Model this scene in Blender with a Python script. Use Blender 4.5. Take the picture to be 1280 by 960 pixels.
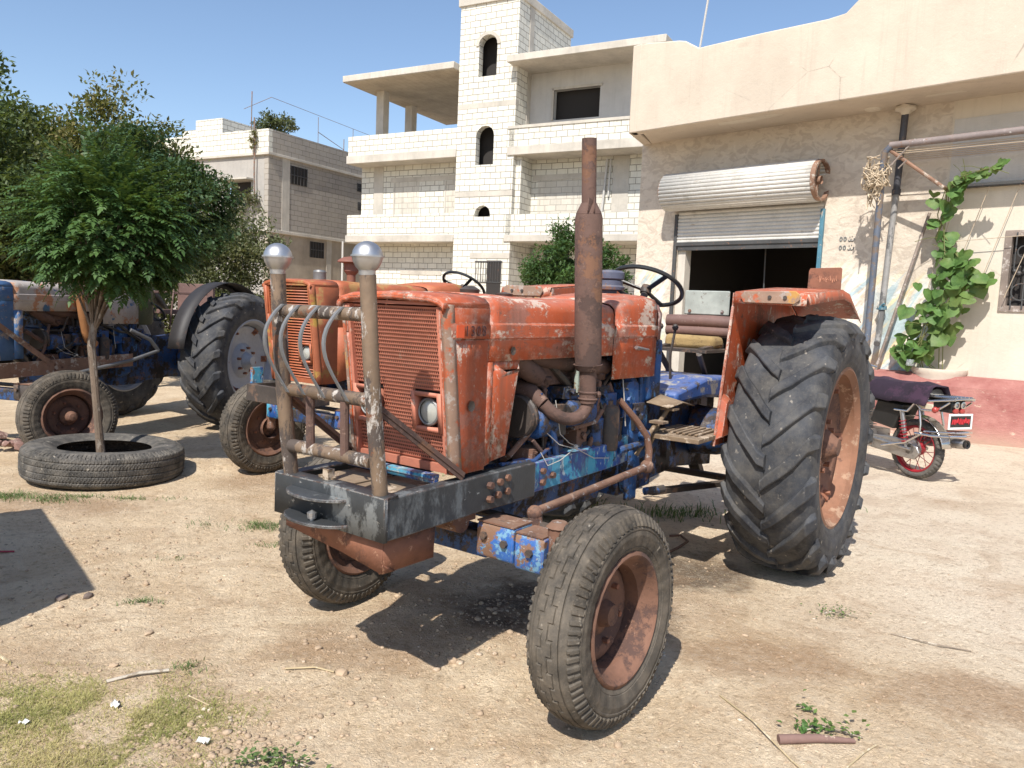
import bpy, bmesh, math, random
import numpy as np
from mathutils import Vector, Matrix, noise as mnoise
R_=math.radians
random.seed(7); rng=np.random.default_rng(7)
for o in list(bpy.data.objects): bpy.data.objects.remove(o)
scene=bpy.context.scene; COL=scene.collection
# ---------------------------------------------------------------- camera
PITCH,ROLL,CAMH=R_(5.7),R_(2.45),1.5
cd=bpy.data.cameras.new('camera'); cam=bpy.data.objects.new('camera',cd); COL.objects.link(cam); scene.camera=cam
cd.sensor_width=36; cd.lens=27.0; cd.clip_start=.05; cd.clip_end=3000
_fw=Vector((0,math.cos(PITCH),-math.sin(PITCH))); _up=Vector((0,math.sin(PITCH),math.cos(PITCH))); _rt=Vector((1,0,0))
rt=_rt*math.cos(ROLL)+_up*math.sin(ROLL); up=_up*math.cos(ROLL)-_rt*math.sin(ROLL)
cam.matrix_world=Matrix.Translation((0,0,CAMH))@Matrix((rt,up,-_fw)).transposed().to_4x4()
# ---------------------------------------------------------------- sky and sun
SUNV=Vector((-.234,-.606,.76)).normalized()
SUN_EL=math.asin(SUNV.z); SUN_AZ=math.atan2(SUNV.x,SUNV.y)
w=bpy.data.worlds.new('World'); scene.world=w; w.use_nodes=True
nt=w.node_tree; bg=nt.nodes['Background']; sky=nt.nodes.new('ShaderNodeTexSky'); sky.sky_type='NISHITA'
sky.sun_disc=False; sky.sun_elevation=SUN_EL; sky.sun_rotation=SUN_AZ; sky.altitude=400; sky.air_density=1.0; sky.dust_density=1.0; sky.ozone_density=1.6
nt.links.new(sky.outputs[0],bg.inputs[0]); bg.inputs[1].default_value=0.14
sd=bpy.data.lights.new('sun','SUN'); sd.energy=5.0; sd.angle=R_(.55); sd.color=(1,.955,.88)
sun=bpy.data.objects.new('sun',sd); COL.objects.link(sun); sun.location=SUNV*60; sun.rotation_euler=SUNV.to_track_quat('Z','Y').to_euler()
scene.view_settings.view_transform='Standard'; scene.view_settings.look='None'; scene.view_settings.gamma=1; scene.view_settings.exposure=0.36
scene.render.engine='CYCLES'
try: scene.cycles.max_bounces=6; scene.cycles.transparent_max_bounces=6
except Exception: pass
# ---------------------------------------------------------------- object helpers
def tag(o,label=None,cat=None,group=None,kind=None):
    if label: o['label']=label
    if cat: o['category']=cat
    if group: o['group']=group
    if kind: o['kind']=kind
    return o
def empty(name,loc=(0,0,0),rz=0,label=None,cat=None,group=None,kind=None):
    o=bpy.data.objects.new(name,None); COL.objects.link(o); o.location=loc; o.rotation_euler=(0,0,rz); o.empty_display_size=.2
    return tag(o,label,cat,group,kind)
def children(o): return [c for c in bpy.data.objects if c.parent==o]
def copy_tree(o,parent=None):
    c=o.copy(); COL.objects.link(c); c.parent=parent
    for ch in children(o):
        if ch!=c: copy_tree(ch,c)
    return c
def link_mesh(name,me,m,parent=None,angle=35,smooth=True):
    if m is not None: me.materials.append(m)
    if smooth and len(me.polygons):
        me.polygons.foreach_set('use_smooth',[True]*len(me.polygons)); me.update()
        if angle: me.set_sharp_from_angle(angle=R_(angle))
    o=bpy.data.objects.new(name,me); COL.objects.link(o); o.parent=parent
    return o
def np_mesh(name,V,F,m,parent=None,angle=35,smooth=True):
    me=bpy.data.meshes.new(name); V=np.asarray(V,dtype=np.float32); F=np.asarray(F,dtype=np.int32)
    k=F.shape[1]; me.vertices.add(len(V)); me.vertices.foreach_set('co',V.ravel())
    me.loops.add(F.size); me.loops.foreach_set('vertex_index',F.ravel())
    me.polygons.add(len(F)); me.polygons.foreach_set('loop_start',np.arange(0,F.size,k,dtype=np.int32)); me.polygons.foreach_set('loop_total',np.full(len(F),k,dtype=np.int32))
    me.update(calc_edges=True); me.validate()
    return link_mesh(name,me,m,parent,angle,smooth)
def frame(d,upv=(0,0,1)):
    d=Vector(d).normalized(); u=Vector(upv)
    if abs(d.dot(u))>.98: u=Vector((1,0,0)) if abs(d.x)<.9 else Vector((0,1,0))
    a=d.cross(u).normalized(); b=a.cross(d).normalized(); return a,b
class MB:
    def __init__(s): s.v=[]; s.f=[]
    def add(s,vs,fs):
        n=len(s.v); s.v+= [tuple(v) for v in vs]; s.f+=[tuple(i+n for i in f) for f in fs]; return s
    def box(s,x0,x1,y0,y1,z0,z1):
        return s.add([(x0,y0,z0),(x1,y0,z0),(x1,y1,z0),(x0,y1,z0),(x0,y0,z1),(x1,y0,z1),(x1,y1,z1),(x0,y1,z1)],
          [(0,3,2,1),(4,5,6,7),(0,1,5,4),(1,2,6,5),(2,3,7,6),(3,0,4,7)])
    def beam(s,p0,p1,w,h,upv=(0,0,1)):
        p0,p1=Vector(p0),Vector(p1); a,b=frame(p1-p0,upv); a=a*w/2; b=b*h/2
        return s.add([p0-a-b,p0+a-b,p0+a+b,p0-a+b,p1-a-b,p1+a-b,p1+a+b,p1-a+b],[(0,1,2,3),(4,7,6,5),(0,4,5,1),(1,5,6,2),(2,6,7,3),(3,7,4,0)])
    def tube(s,pts,r,n=12,cap=True):
        pts=[Vector(p) for p in pts]; N=len(pts); rs=r if isinstance(r,(list,tuple)) else [r]*N
        a=None; vs=[]
        for i,p in enumerate(pts):
            d=(pts[min(i+1,N-1)]-pts[max(i-1,0)]).normalized()
            if a is None: a,b=frame(d)
            else:
                a=(a-d*a.dot(d)).normalized(); b=d.cross(a).normalized()
            if i==0: b=d.cross(a).normalized()
            for k in range(n):
                t=2*math.pi*k/n; vs.append(p+(a*math.cos(t)+b*math.sin(t))*rs[i])
        fs=[(i*n+k,i*n+(k+1)%n,(i+1)*n+(k+1)%n,(i+1)*n+k) for i in range(N-1) for k in range(n)]
        if cap: fs+=[tuple(range(n-1,-1,-1)),tuple((N-1)*n+k for k in range(n))]
        return s.add(vs,fs)
    def lathe(s,prof,org=(0,0,0),axis=(0,0,1),n=24,cap=False,a0=0,a1=2*math.pi):
        # prof: (radius, height along axis)
        org=Vector(org); d=Vector(axis).normalized(); a,b=frame(d); full=abs(a1-a0-2*math.pi)<1e-6; m=n if full else n+1
        vs=[]
        for (r,h) in prof:
            for k in range(m):
                t=a0+(a1-a0)*k/n; vs.append(org+d*h+(a*math.cos(t)+b*math.sin(t))*r)
        fs=[]
        for i in range(len(prof)-1):
            for k in range(n):
                k2=(k+1)%m if full else k+1
                fs.append((i*m+k,i*m+k2,(i+1)*m+k2,(i+1)*m+k))
        if cap: fs+=[tuple(range(m-1,-1,-1)),tuple((len(prof)-1)*m+k for k in range(m))]
        return s.add(vs,fs)
    def cyl(s,p0,p1,r,n=16): return s.tube([p0,p1],r,n)
    def sphere(s,c,r,n=16,sz=1):
        k=n//2; prof=[(max(1e-4,r*math.sin(math.pi*i/k)),-r*sz*math.cos(math.pi*i/k)) for i in range(k+1)]
        return s.lathe(prof,c,(0,0,1),n)
    def prism(s,poly,fn,t0,t1):
        # poly 2D points; fn(a,b,t)->3D
        n=len(poly); vs=[fn(a,b,t0) for a,b in poly]+[fn(a,b,t1) for a,b in poly]
        fs=[tuple(range(n-1,-1,-1)),tuple(range(n,2*n))]+[(i,(i+1)%n,n+(i+1)%n,n+i) for i in range(n)]
        return s.add(vs,fs)
    def loft(s,secs,closed=False,caps=False):
        m=len(secs[0]); vs=[p for sec in secs for p in sec]; fs=[]
        for i in range(len(secs)-1):
            for k in range(m if closed else m-1):
                k2=(k+1)%m; fs.append((i*m+k,i*m+k2,(i+1)*m+k2,(i+1)*m+k))
        if caps: fs+=[tuple(range(m-1,-1,-1)),tuple((len(secs)-1)*m+k for k in range(m))]
        return s.add(vs,fs)
    def jitter(s,a,seed=0):
        r=random.Random(seed); s.v=[(x+r.uniform(-a,a),y+r.uniform(-a,a),z+r.uniform(-a,a)) for x,y,z in s.v]; return s
    def build(s,name,m,parent=None,bevel=0,solid=0,angle=35,sub=0):
        me=bpy.data.meshes.new(name); me.from_pydata(s.v,[],s.f); me.update()
        bm=bmesh.new(); bm.from_mesh(me); bmesh.ops.recalc_face_normals(bm,faces=bm.faces); bm.to_mesh(me); bm.free()
        o=link_mesh(name,me,m,parent,angle)
        if solid:
            d=o.modifiers.new('solid','SOLIDIFY'); d.thickness=solid; d.offset=0
        if bevel:
            d=o.modifiers.new('bevel','BEVEL'); d.width=bevel; d.segments=2; d.limit_method='ANGLE'; d.angle_limit=R_(40); d.harden_normals=False
        return o
def xz(y0=0): return None
def P_xz(a,b,t): return (a,t,b)
def P_yz(a,b,t): return (t,a,b)
def P_xy(a,b,t): return (a,b,t)
# ---------------------------------------------------------------- material helpers
class NT:
    def __init__(s,name):
        s.m=bpy.data.materials.new(name); s.m.use_nodes=True; s.t=s.m.node_tree; s.n=s.t.nodes
        s.b=s.n['Principled BSDF']; s.out=s.n['Material Output']; s._c=None
    def new(s,t,**k):
        x=s.n.new(t)
        for a,v in k.items(): setattr(x,a,v)
        return x
    def ln(s,a,b): s.t.links.new(a,b)
    def co(s):
        if s._c is None: s._c=s.new('ShaderNodeTexCoord').outputs['Object']
        return s._c
    def mapv(s,scale=(1,1,1),loc=(0,0,0),rot=(0,0,0),src=None):
        x=s.new('ShaderNodeMapping'); x.inputs['Scale'].default_value=scale; x.inputs['Location'].default_value=loc; x.inputs['Rotation'].default_value=rot
        s.ln(src or s.co(),x.inputs[0]); return x.outputs[0]
    def noise(s,scale,detail=6,rough=.6,stretch=None,dist=0,loc=(0,0,0),src=None):
        x=s.new('ShaderNodeTexNoise'); x.inputs['Scale'].default_value=scale; x.inputs['Detail'].default_value=detail; x.inputs['Roughness'].default_value=rough; x.inputs['Distortion'].default_value=dist
        s.ln(s.mapv(stretch or (1,1,1),loc,src=src),x.inputs['Vector']); return x.outputs['Fac']
    def vor(s,scale,feature='F1',stretch=None,src=None,rand=1):
        x=s.new('ShaderNodeTexVoronoi'); x.feature=feature; x.inputs['Scale'].default_value=scale; x.inputs['Randomness'].default_value=rand
        s.ln(s.mapv(stretch or (1,1,1),src=src),x.inputs['Vector']); return x
    def ramp(s,fac,a,b,c0=(0,0,0,1),c1=(1,1,1,1),interp='LINEAR'):
        x=s.new('ShaderNodeValToRGB'); x.color_ramp.interpolation=interp; e=x.color_ramp.elements
        e[0].position=min(a,b); e[1].position=max(a,b)
        if a<=b: e[0].color=c0; e[1].color=c1
        else: e[0].color=c1; e[1].color=c0
        s.ln(fac,x.inputs[0]); return x.outputs[0]
    def math(s,op,a,b=None,clamp=False):
        x=s.new('ShaderNodeMath'); x.operation=op; x.use_clamp=clamp
        for i,v in enumerate((a,b)):
            if v is None: continue
            if isinstance(v,(int,float)): x.inputs[i].default_value=v
            else: s.ln(v,x.inputs[i])
        return x.outputs[0]
    def mix(s,fac,a,b,mode='MIX'):
        x=s.new('ShaderNodeMix'); x.data_type='RGBA'; x.blend_type=mode
        for i,v in ((0,fac),(6,a),(7,b)):
            if isinstance(v,(int,float)): x.inputs[i].default_value=v
            elif isinstance(v,(tuple,list)): x.inputs[i].default_value=(*v[:3],1)
            else: s.ln(v,x.inputs[i])
        return x.outputs[2]
    def sep(s,src=None):
        x=s.new('ShaderNodeSeparateXYZ'); s.ln(src or s.co(),x.inputs[0]); return x.outputs
    def comb(s,x_,y_,z_):
        x=s.new('ShaderNodeCombineXYZ')
        for i,v in enumerate((x_,y_,z_)):
            if isinstance(v,(int,float)): x.inputs[i].default_value=v
            else: s.ln(v,x.inputs[i])
        return x.outputs[0]
    def bump(s,h,strength=.5,dist=.01,prev=None):
        x=s.new('ShaderNodeBump'); x.inputs['Strength'].default_value=strength; x.inputs['Distance'].default_value=dist
        s.ln(h,x.inputs['Height'])
        if prev is not None: s.ln(prev,x.inputs['Normal'])
        return x.outputs[0]
    def done(s,col=None,rough=None,metal=None,normal=None,spec=None):
        for k,v in (('Base Color',col),('Roughness',rough),('Metallic',metal),('Normal',normal),('Specular IOR Level',spec)):
            if v is None: continue
            if isinstance(v,(int,float)): s.b.inputs[k].default_value=v
            elif isinstance(v,(tuple,list)): s.b.inputs[k].default_value=(*v[:3],1)
            else: s.ln(v,s.b.inputs[k])
        return s.m
def worn(name,base,layers=(),rough=.5,metal=0,bump=.3,var=.25,vscale=3,bscale=60,dust=0,dustcol=(.45,.36,.26),streak=0,edge=None):
    """base paint with value variation and patches: layers = (colour, scale, lo, hi, stretch, metallic_rough)"""
    N=NT(name); n0=N.noise(vscale,5,.6); n1=N.noise(vscale*9,4,.6)
    c=N.mix(N.ramp(n0,.3,.7),tuple(v*(1-var) for v in base),tuple(min(1,v*(1+var)) for v in base))
    c=N.mix(N.math('MULTIPLY',N.ramp(n1,.35,.75),.35),c,tuple(v*.6 for v in base))
    r=rough; h=N.noise(bscale,4,.7); hh=h
    for i,L in enumerate(layers):
        col,sc,lo,hi=L[:4]; st=L[4] if len(L)>4 else None
        mm=(lo+hi)/2; hw=(hi-lo)*.17; f=N.ramp(N.noise(sc,13,.74,st,loc=(i*7.3+1,i*3.1,i*5.7)),mm-hw,mm+hw)
        c=N.mix(f,c,col); hh=N.math('SUBTRACT',hh,N.math('MULTIPLY',f,.55))
        rr=N.math('MULTIPLY',f,.92-rough); r=N.math('ADD',r,N.math('MULTIPLY',rr,.8)) if i==0 else r
    if streak:
        f=N.ramp(N.noise(9,6,.7,(1.6,1.6,.10),loc=(11,2,0)),.5,.68); c=N.mix(N.math('MULTIPLY',f,streak),c,(.11,.06,.04))
        f=N.ramp(N.noise(2.6,5,.65,loc=(21,2,0)),.42,.66); c=N.mix(N.math('MULTIPLY',f,streak*.6),c,tuple(.72*v+.06 for v in base))
    if edge:
        bv=N.new('ShaderNodeBevel'); bv.samples=4; bv.inputs['Radius'].default_value=.009; g=N.new('ShaderNodeNewGeometry')
        dp=N.new('ShaderNodeVectorMath'); dp.operation='DOT_PRODUCT'; N.ln(bv.outputs[0],dp.inputs[0]); N.ln(g.outputs['Normal'],dp.inputs[1])
        e=N.math('SUBTRACT',1.0,dp.outputs['Value']); e=N.math('MULTIPLY',e,N.ramp(N.noise(22,8,.75,loc=(5,5,1)),.32,.6)); e=N.ramp(e,.02,.07)
        c=N.mix(e,c,N.mix(N.ramp(N.noise(30,5,.7,loc=(1,5,9)),.45,.55),edge,(.16,.085,.055))); hh=N.math('SUBTRACT',hh,N.math('MULTIPLY',e,.5))
    if dust:
        g=N.new('ShaderNodeNewGeometry'); z=N.sep(g.outputs['Normal'])[2]
        f=N.math('MULTIPLY',N.math('MULTIPLY',N.ramp(z,.1,.9),N.ramp(N.noise(14,6,.7),.3,.7)),dust)
        f2=N.math('MULTIPLY',N.ramp(N.noise(5,6,.7,loc=(3,3,3)),.5,.8),dust*.5)
        c=N.mix(N.math('MAXIMUM',f,f2),c,dustcol)
    return N.done(c,r if not isinstance(r,(int,float)) else float(r),metal,N.bump(hh,bump,.004))
# ================================================================ GROUND
def mat_ground():
    N=NT('dry_soil'); X,Y,Z=N.sep()
    big=N.noise(.55,6,.6,dist=.4); mid=N.noise(2.3,7,.65,loc=(4,2,0)); fine=N.noise(26,6,.75); grit=N.noise(110,4,.7); vf=N.noise(300,3,.6)
    tan=(.70,.515,.325); pale=(.90,.725,.51); whit=(.94,.81,.635); brown=(.36,.21,.12)
    c=N.mix(N.ramp(mid,.32,.68),tan,pale)
    # pale compacted yard to the right and back
    g=N.math('ADD',N.math('MULTIPLY',X,.55),N.math('MULTIPLY',Y,.16)); g=N.math('ADD',g,N.math('MULTIPLY',big,1.6))
    yard=N.ramp(N.math('MULTIPLY',g,.25),.48,.72)
    c=N.mix(yard,c,N.mix(N.ramp(mid,.35,.65),(.84,.69,.53),whit))
    # moist / oily brown stains
    def spot(x,y,sx,sy,lo=.25,hi=.95):
        dx=N.math('MULTIPLY',N.math('SUBTRACT',X,x),1/sx); dy=N.math('MULTIPLY',N.math('SUBTRACT',Y,y),1/sy)
        d=N.math('ADD',N.math('MULTIPLY',dx,dx),N.math('MULTIPLY',dy,dy)); d=N.math('ADD',d,N.math('MULTIPLY',N.math('SUBTRACT',mid,.5),2.2))
        return N.ramp(d,hi,lo)
    st=spot(-.55,3.25,.55,.4)
    for a in ((.1,3.7,.8,.55),(1.15,3.2,.5,.25),(1.9,3.0,.45,.28),(.7,3.9,.7,.4),(-3.2,5.2,.8,.35),(-1.9,6.2,.6,.4),(2.2,2.6,.5,.2)): st=N.math('MAXIMUM',st,spot(*a))
    c=N.mix(N.math('MULTIPLY',st,.46),c,brown)
    oil=N.math('MAXIMUM',spot(.35,3.75,.75,.5,.3,.8),spot(.9,4.4,.7,.5,.3,.8))
    c=N.mix(N.math('MULTIPLY',oil,.82),c,(.085,.06,.045))
    rust=N.ramp(N.noise(.9,4,.6,loc=(9,5,0)),.56,.72); c=N.mix(N.math('MULTIPLY',rust,.4),c,(.47,.29,.155))
    c=N.mix(N.math('MULTIPLY',N.ramp(fine,.5,.78),.5),c,(.76,.66,.53))
    c=N.mix(N.math('MULTIPLY',N.ramp(fine,.48,.32),.6),c,(.26,.165,.095))
    v=N.vor(55,'F1'); peb=N.ramp(v.outputs['Distance'],.32,.12); sel=N.ramp(N.noise(12,3,.6,loc=(2,9,1)),.5,.62)
    pc=N.mix(N.sep(v.outputs['Color'])[0],(.33,.24,.17),(.74,.64,.51)); c=N.mix(N.math('MULTIPLY',N.math('MULTIPLY',peb,sel),.8),c,pc)
    c=N.mix(N.math('MULTIPLY',N.ramp(vf,.35,.7),.22),c,(.25,.18,.12)); pa=N.ramp(N.noise(1.9,9,.75,loc=(3,8,0),dist=.8),.53,.57); c=N.mix(N.math('MULTIPLY',pa,.28),c,(.46,.30,.18)); cl=N.ramp(N.noise(62,4,.8,dist=.5),.56,.66); c=N.mix(N.math('MULTIPLY',cl,.3),c,(.80,.68,.52))
    rough_soil=N.ramp(N.math('MULTIPLY',g,.25),.72,.4)
    h=N.math('ADD',N.math('MULTIPLY',mid,1.0),N.math('MULTIPLY',fine,.9)); h=N.math('ADD',h,N.math('MULTIPLY',grit,.35)); h=N.math('ADD',h,N.math('MULTIPLY',N.math('MULTIPLY',peb,sel),.5))
    clod=N.ramp(N.noise(48,5,.8,dist=.6),.42,.62); h=N.math('ADD',h,N.math('MULTIPLY',clod,.45))
    nrm=N.bump(h,.72,.036); b2=N.bump(vf,.4,.004,nrm)
    return N.done(c,.95,0,b2,.15)
def ground_h(x,y):
    v=Vector((x,y,0)); near=max(0,1-math.hypot(x,y-4)/16)
    rough=min(1,max(.25,(2.2-x)*.5))
    h=(mnoise.noise(v*.45)*.05+mnoise.noise(v*1.7+Vector((5,5,5)))*.018*rough+mnoise.noise(v*5.3)*.010*rough+mnoise.noise(v*13)*.007*rough+mnoise.noise(v*31)*.0045*rough)*near
    for (cx,cy,s) in FLAT: 
        d=math.hypot(x-cx,y-cy); h*= min(1,max(0,(d-s)/.25))
    for (cx,cy,sx,sy,a,hh) in MOUNDS:
        dx,dy=x-cx,y-cy; h+=hh*math.exp(-((dx/sx)**2+(dy/sy)**2))*(.8+.4*mnoise.noise(v*6))
    return h
FLAT=[(.39,2.77,.2),(-.91,3.7,.2),(1.75,4.6,.35),(4.05,7.4,.3),(-3.3,6.15,.5)]
MOUNDS=[(-2.35,6.6,.45,.25,0,.07),(-.45,2.62,.25,.12,0,.012),(-2.1,3.65,.22,.1,0,.02),(-4.9,7.0,.7,.4,0,.12),(-1.1,2.05,.3,.2,0,.02)]
def axis_pts(dense0,dense1,step,far,ratio=1.16):
    a=list(np.arange(dense0,dense1+1e-6,step)); s=step; x=a[-1]
    while x<far: s*=ratio; x+=s; a.append(x)
    s=step; x=a[0]; b=[]
    while x>-far: s*=ratio; x-=s; b.append(x)
    return np.array(b[::-1]+a)
gx=axis_pts(-3.6,3.0,.022,320,1.1); gy=axis_pts(1.8,6.2,.022,320,1.1)
gy=gy[(gy>-60)]
V=np.array([(x,y,ground_h(x,y) if abs(x)<18 and -4<y<22 else 0) for y in gy for x in gx])
nx,ny=len(gx),len(gy); I=np.arange(nx*ny).reshape(ny,nx)
F=np.stack([I[:-1,:-1],I[:-1,1:],I[1:,1:],I[1:,:-1]],-1).reshape(-1,4)
tag(np_mesh('ground',V,F,mat_ground(),angle=None),'dry pale tan earth of the yard, strewn with grit and stones',kind='structure')
# loose stones (uncountable gravel) ---------------------------------
def rock_verts(r,seed):
    rr=random.Random(seed); bm=bmesh.new(); bmesh.ops.create_icosphere(bm,subdivisions=1,radius=1)
    s=(rr.uniform(.7,1.3),rr.uniform(.6,1.1),rr.uniform(.35,.7)); q=Matrix.Rotation(rr.uniform(0,6.28),3,'Z')
    vs=[]
    for v in bm.verts:
        k=r*(1+rr.uniform(-.22,.22)); vs.append(q@Vector((v.co.x*s[0]*k,v.co.y*s[1]*k,v.co.z*s[2]*k)))
    fs=[tuple(v.index for v in f.verts) for f in bm.faces]; bm.free(); return vs,fs
m_stone=worn('stone',(.40,.295,.20),[((.58,.48,.37),6,.52,.66)],rough=.9,bump=.6,var=.35,vscale=9)
tmpl=[rock_verts(1,i) for i in range(14)]
GV=[];GF=[];rr=random.Random(3)
def scat(n,xf,smin,smax):
    for _ in range(n):
        x,y=xf(); r=smin*(smax/smin)**(rr.random()**2.4); vs,fs=tmpl[rr.randrange(14)]; b=len(GV); z=ground_h(x,y)
        for v in vs: GV.append((x+v.x*r,y+v.y*r,z+v.z*r+r*.12))
        for f in fs: GF.append([i+b for i in f])
scat(5200,lambda:(rr.uniform(-3.6,1.6),1.9+rr.random()**1.5*5.0),.0025,.013)
scat(1500,lambda:(rr.uniform(1.4,5.5),2.0+rr.random()**1.3*5.5),.0018,.007)
scat(700,lambda:(rr.gauss(.0,.38),rr.gauss(3.55,.33)),.005,.02)
scat(260,lambda:(rr.gauss(-1.0,.2),rr.gauss(2.45,.1)),.006,.017)
scat(120,lambda:(rr.gauss(-2.0,.35),rr.gauss(4.1,.35)),.006,.02)
tag(np_mesh('gravel',GV,GF,m_stone,angle=None,smooth=False),'small loose stones and clods scattered over the soil',kind='stuff')
# ================================================================ MATERIALS FOR BUILDINGS
def mat_block(name,base=(.74,.70,.60),mortar=(.47,.43,.36),dirt=.3,bw=.4,bh=.2):
    N=NT(name); x,y,z=N.sep(); v=N.comb(N.math('ADD',x,y),z,0)
    b=N.new('ShaderNodeTexBrick'); b.offset=.5; wv=N.new('ShaderNodeVectorMath'); wn_=N.new('ShaderNodeTexNoise'); wn_.inputs['Scale'].default_value=2.5; N.ln(v,wn_.inputs['Vector']); wm=N.new('ShaderNodeVectorMath'); wm.operation='SCALE'; wm.inputs['Scale'].default_value=.035; N.ln(wn_.outputs['Color'],wm.inputs[0]); N.ln(v,wv.inputs[0]); N.ln(wm.outputs[0],wv.inputs[1]); N.ln(wv.outputs[0],b.inputs['Vector'])
    b.inputs['Scale'].default_value=1; b.inputs['Brick Width'].default_value=bw; b.inputs['Row Height'].default_value=bh; b.inputs['Mortar Size'].default_value=.011; b.inputs['Mortar Smooth'].default_value=.3; b.inputs['Bias'].default_value=-.2
    b.inputs['Color1'].default_value=(*base,1); b.inputs['Color2'].default_value=(*[q*.87 for q in base],1); b.inputs['Mortar'].default_value=(*mortar,1)
    n=N.noise(1.3,6,.65); c=N.mix(N.math('MULTIPLY',N.ramp(n,.45,.8),dirt),b.outputs['Color'],(.42,.37,.30))
    ns=N.noise(3,6,.7,(3,3,.12)); c=N.mix(N.math('MULTIPLY',N.ramp(ns,.52,.72),dirt*1.3),c,(.36,.32,.27))
    sp=N.ramp(N.noise(7,2,.5),.68,.74); c=N.mix(N.math('MULTIPLY',sp,.25),c,(.3,.25,.2))
    h=N.math('SUBTRACT',N.math('MULTIPLY',N.noise(30,4,.7),.3),b.outputs['Fac'])
    return N.done(c,.9,0,N.bump(h,.6,.02),.2)
def mat_conc(name,base=(.50,.46,.40),var=.2,stain=.4,boards=False):
    N=NT(name); n=N.noise(1.1,7,.65); n2=N.noise(8,5,.7)
    c=N.mix(N.ramp(n,.3,.7),tuple(q*(1-var) for q in base),tuple(q*(1+var) for q in base))
    c=N.mix(N.math('MULTIPLY',N.ramp(N.noise(2.2,6,.7,(3,3,.3)),.5,.75),stain),c,tuple(q*.6 for q in base))
    c=N.mix(N.math('MULTIPLY',N.ramp(n2,.55,.75),.25),c,tuple(q*.7 for q in base))
    h=N.math('ADD',n2,N.noise(50,3,.6)); 
    if boards:
        x,y,z=N.sep(); wv=N.math('FRACT',N.math('MULTIPLY',x,4)); h=N.math('ADD',h,N.math('MULTIPLY',N.ramp(wv,0,.08),2))
        c=N.mix(N.math('MULTIPLY',N.ramp(wv,.1,0),.5),c,tuple(q*.5 for q in base))
    return N.done(c,.92,0,N.bump(h,.35,.015),.2)
m_block=mat_block('limestone_block',(.70,.675,.595),(.24,.215,.175)); m_block3=mat_block('grey_weathered_shaded_block',(.37,.335,.295),(.20,.175,.145),.7); m_gf=mat_conc('brown_ground_floor',(.36,.31,.25)); m_block2=mat_block('weathered_block',(.60,.56,.485),(.40,.36,.31),.55)  # house side block: greyer and stained, side-face shade painted into its colour too
m_conc=mat_conc('cast_concrete'); m_soffit=mat_conc('board_marked_concrete',(.42,.36,.28),boards=True); m_grey=mat_conc('grey_render',(.52,.50,.47),.1,.25)
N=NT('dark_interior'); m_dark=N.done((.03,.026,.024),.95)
m_iron=worn('painted_iron_grille',(.06,.06,.06),[((.2,.1,.06),20,.55,.65)],rough=.6)
def bobj(root,name,m,fill,**k):
    b=MB(); fill(b); return b.build(name,m,root,**k)
# ================================================================ WHITE UNFINISHED BUILDING
WB=empty('apartment_building',(-2.074,27,0),math.atan2(-.476,.879),'unfinished white limestone block building with arched stair tower and open upper floor','building')
TD=4.0
def arch_wall(b,x0,x1,z0,z1,y0,y1,holes):
    """front wall with arched holes: (cx,halfw,zb,zs) stacked"""
    hs=sorted(holes,key=lambda h:h[2]); zc=z0
    for cx,hw,zb,zs,ry in hs:
        b.box(x0,x1,y0,y1,zc,zb); b.box(x0,cx-hw,y0,y1,zb,zs); b.box(cx+hw,x1,y0,y1,zb,zs)
        n=8; top=zs+ry
        arc=[(cx+hw*math.cos(math.pi*k/n),zs+ry*math.sin(math.pi*k/n)) for k in range(n+1)]
        for k in range(n):
            (xa,za),(xb,zb2)=arc[k],arc[k+1]
            b.prism([(xb,zb2),(xa,za),(xa,top),(xb,top)],P_xz,y0,y1)
        b.box(x0,cx-hw,y0,y1,zs,top); b.box(cx+hw,x1,y0,y1,zs,top); zc=top
    b.box(x0,x1,y0,y1,zc,z1)
def tower(b):
    arch_wall(b,-.2,2.05,0,11.5,0,.25,[(.92,.35,9.15,10.15,.32),(.92,.35,6.25,7.2,.34),(.92,.31,4.52,4.6,.3)])
    b.box(-.2,.05,.25,TD,0,11.5); b.box(1.8,2.05,.25,TD,0,11.5); b.box(.05,1.8,TD-.25,TD,0,11.5)
bobj(WB,'stair_tower',m_block,tower)
bobj(WB,'tower_roof',m_conc,lambda b:(b.box(-.27,2.12,-.07,TD+.07,11.5,11.78)),bevel=.02)
bobj(WB,'concrete_column',m_conc,lambda b:b.box(2.052,2.07,.75,1.05,7.5,11.49))
for z in (5.2,8.13): bobj(WB,'floor_band',m_conc,lambda b:b.box(-.204,2.054,-.006,.2,z,z+.17))
for (zb,zs,ry) in ((9.15,10.15,.32),(6.25,7.2,.34)):
    def surr(b):
        n=10
        for k in range(n):
            a0=math.pi*k/n;a1=math.pi*(k+1)/n
            P=lambda a,r:(.92+r*math.cos(a),zs+(r-.35+ry)*math.sin(a))
            b.prism([P(a0,.36),P(a0,.47),P(a1,.47),P(a1,.36)],P_xz,-.035,.02)
    if zb>9: bobj(WB,'arch_surround',m_conc,surr)
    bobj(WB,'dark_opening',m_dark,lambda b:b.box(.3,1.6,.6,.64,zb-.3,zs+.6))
bobj(WB,'dark_opening',m_dark,lambda b:b.box(.4,1.5,.6,.64,4.3,5.1))
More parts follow.
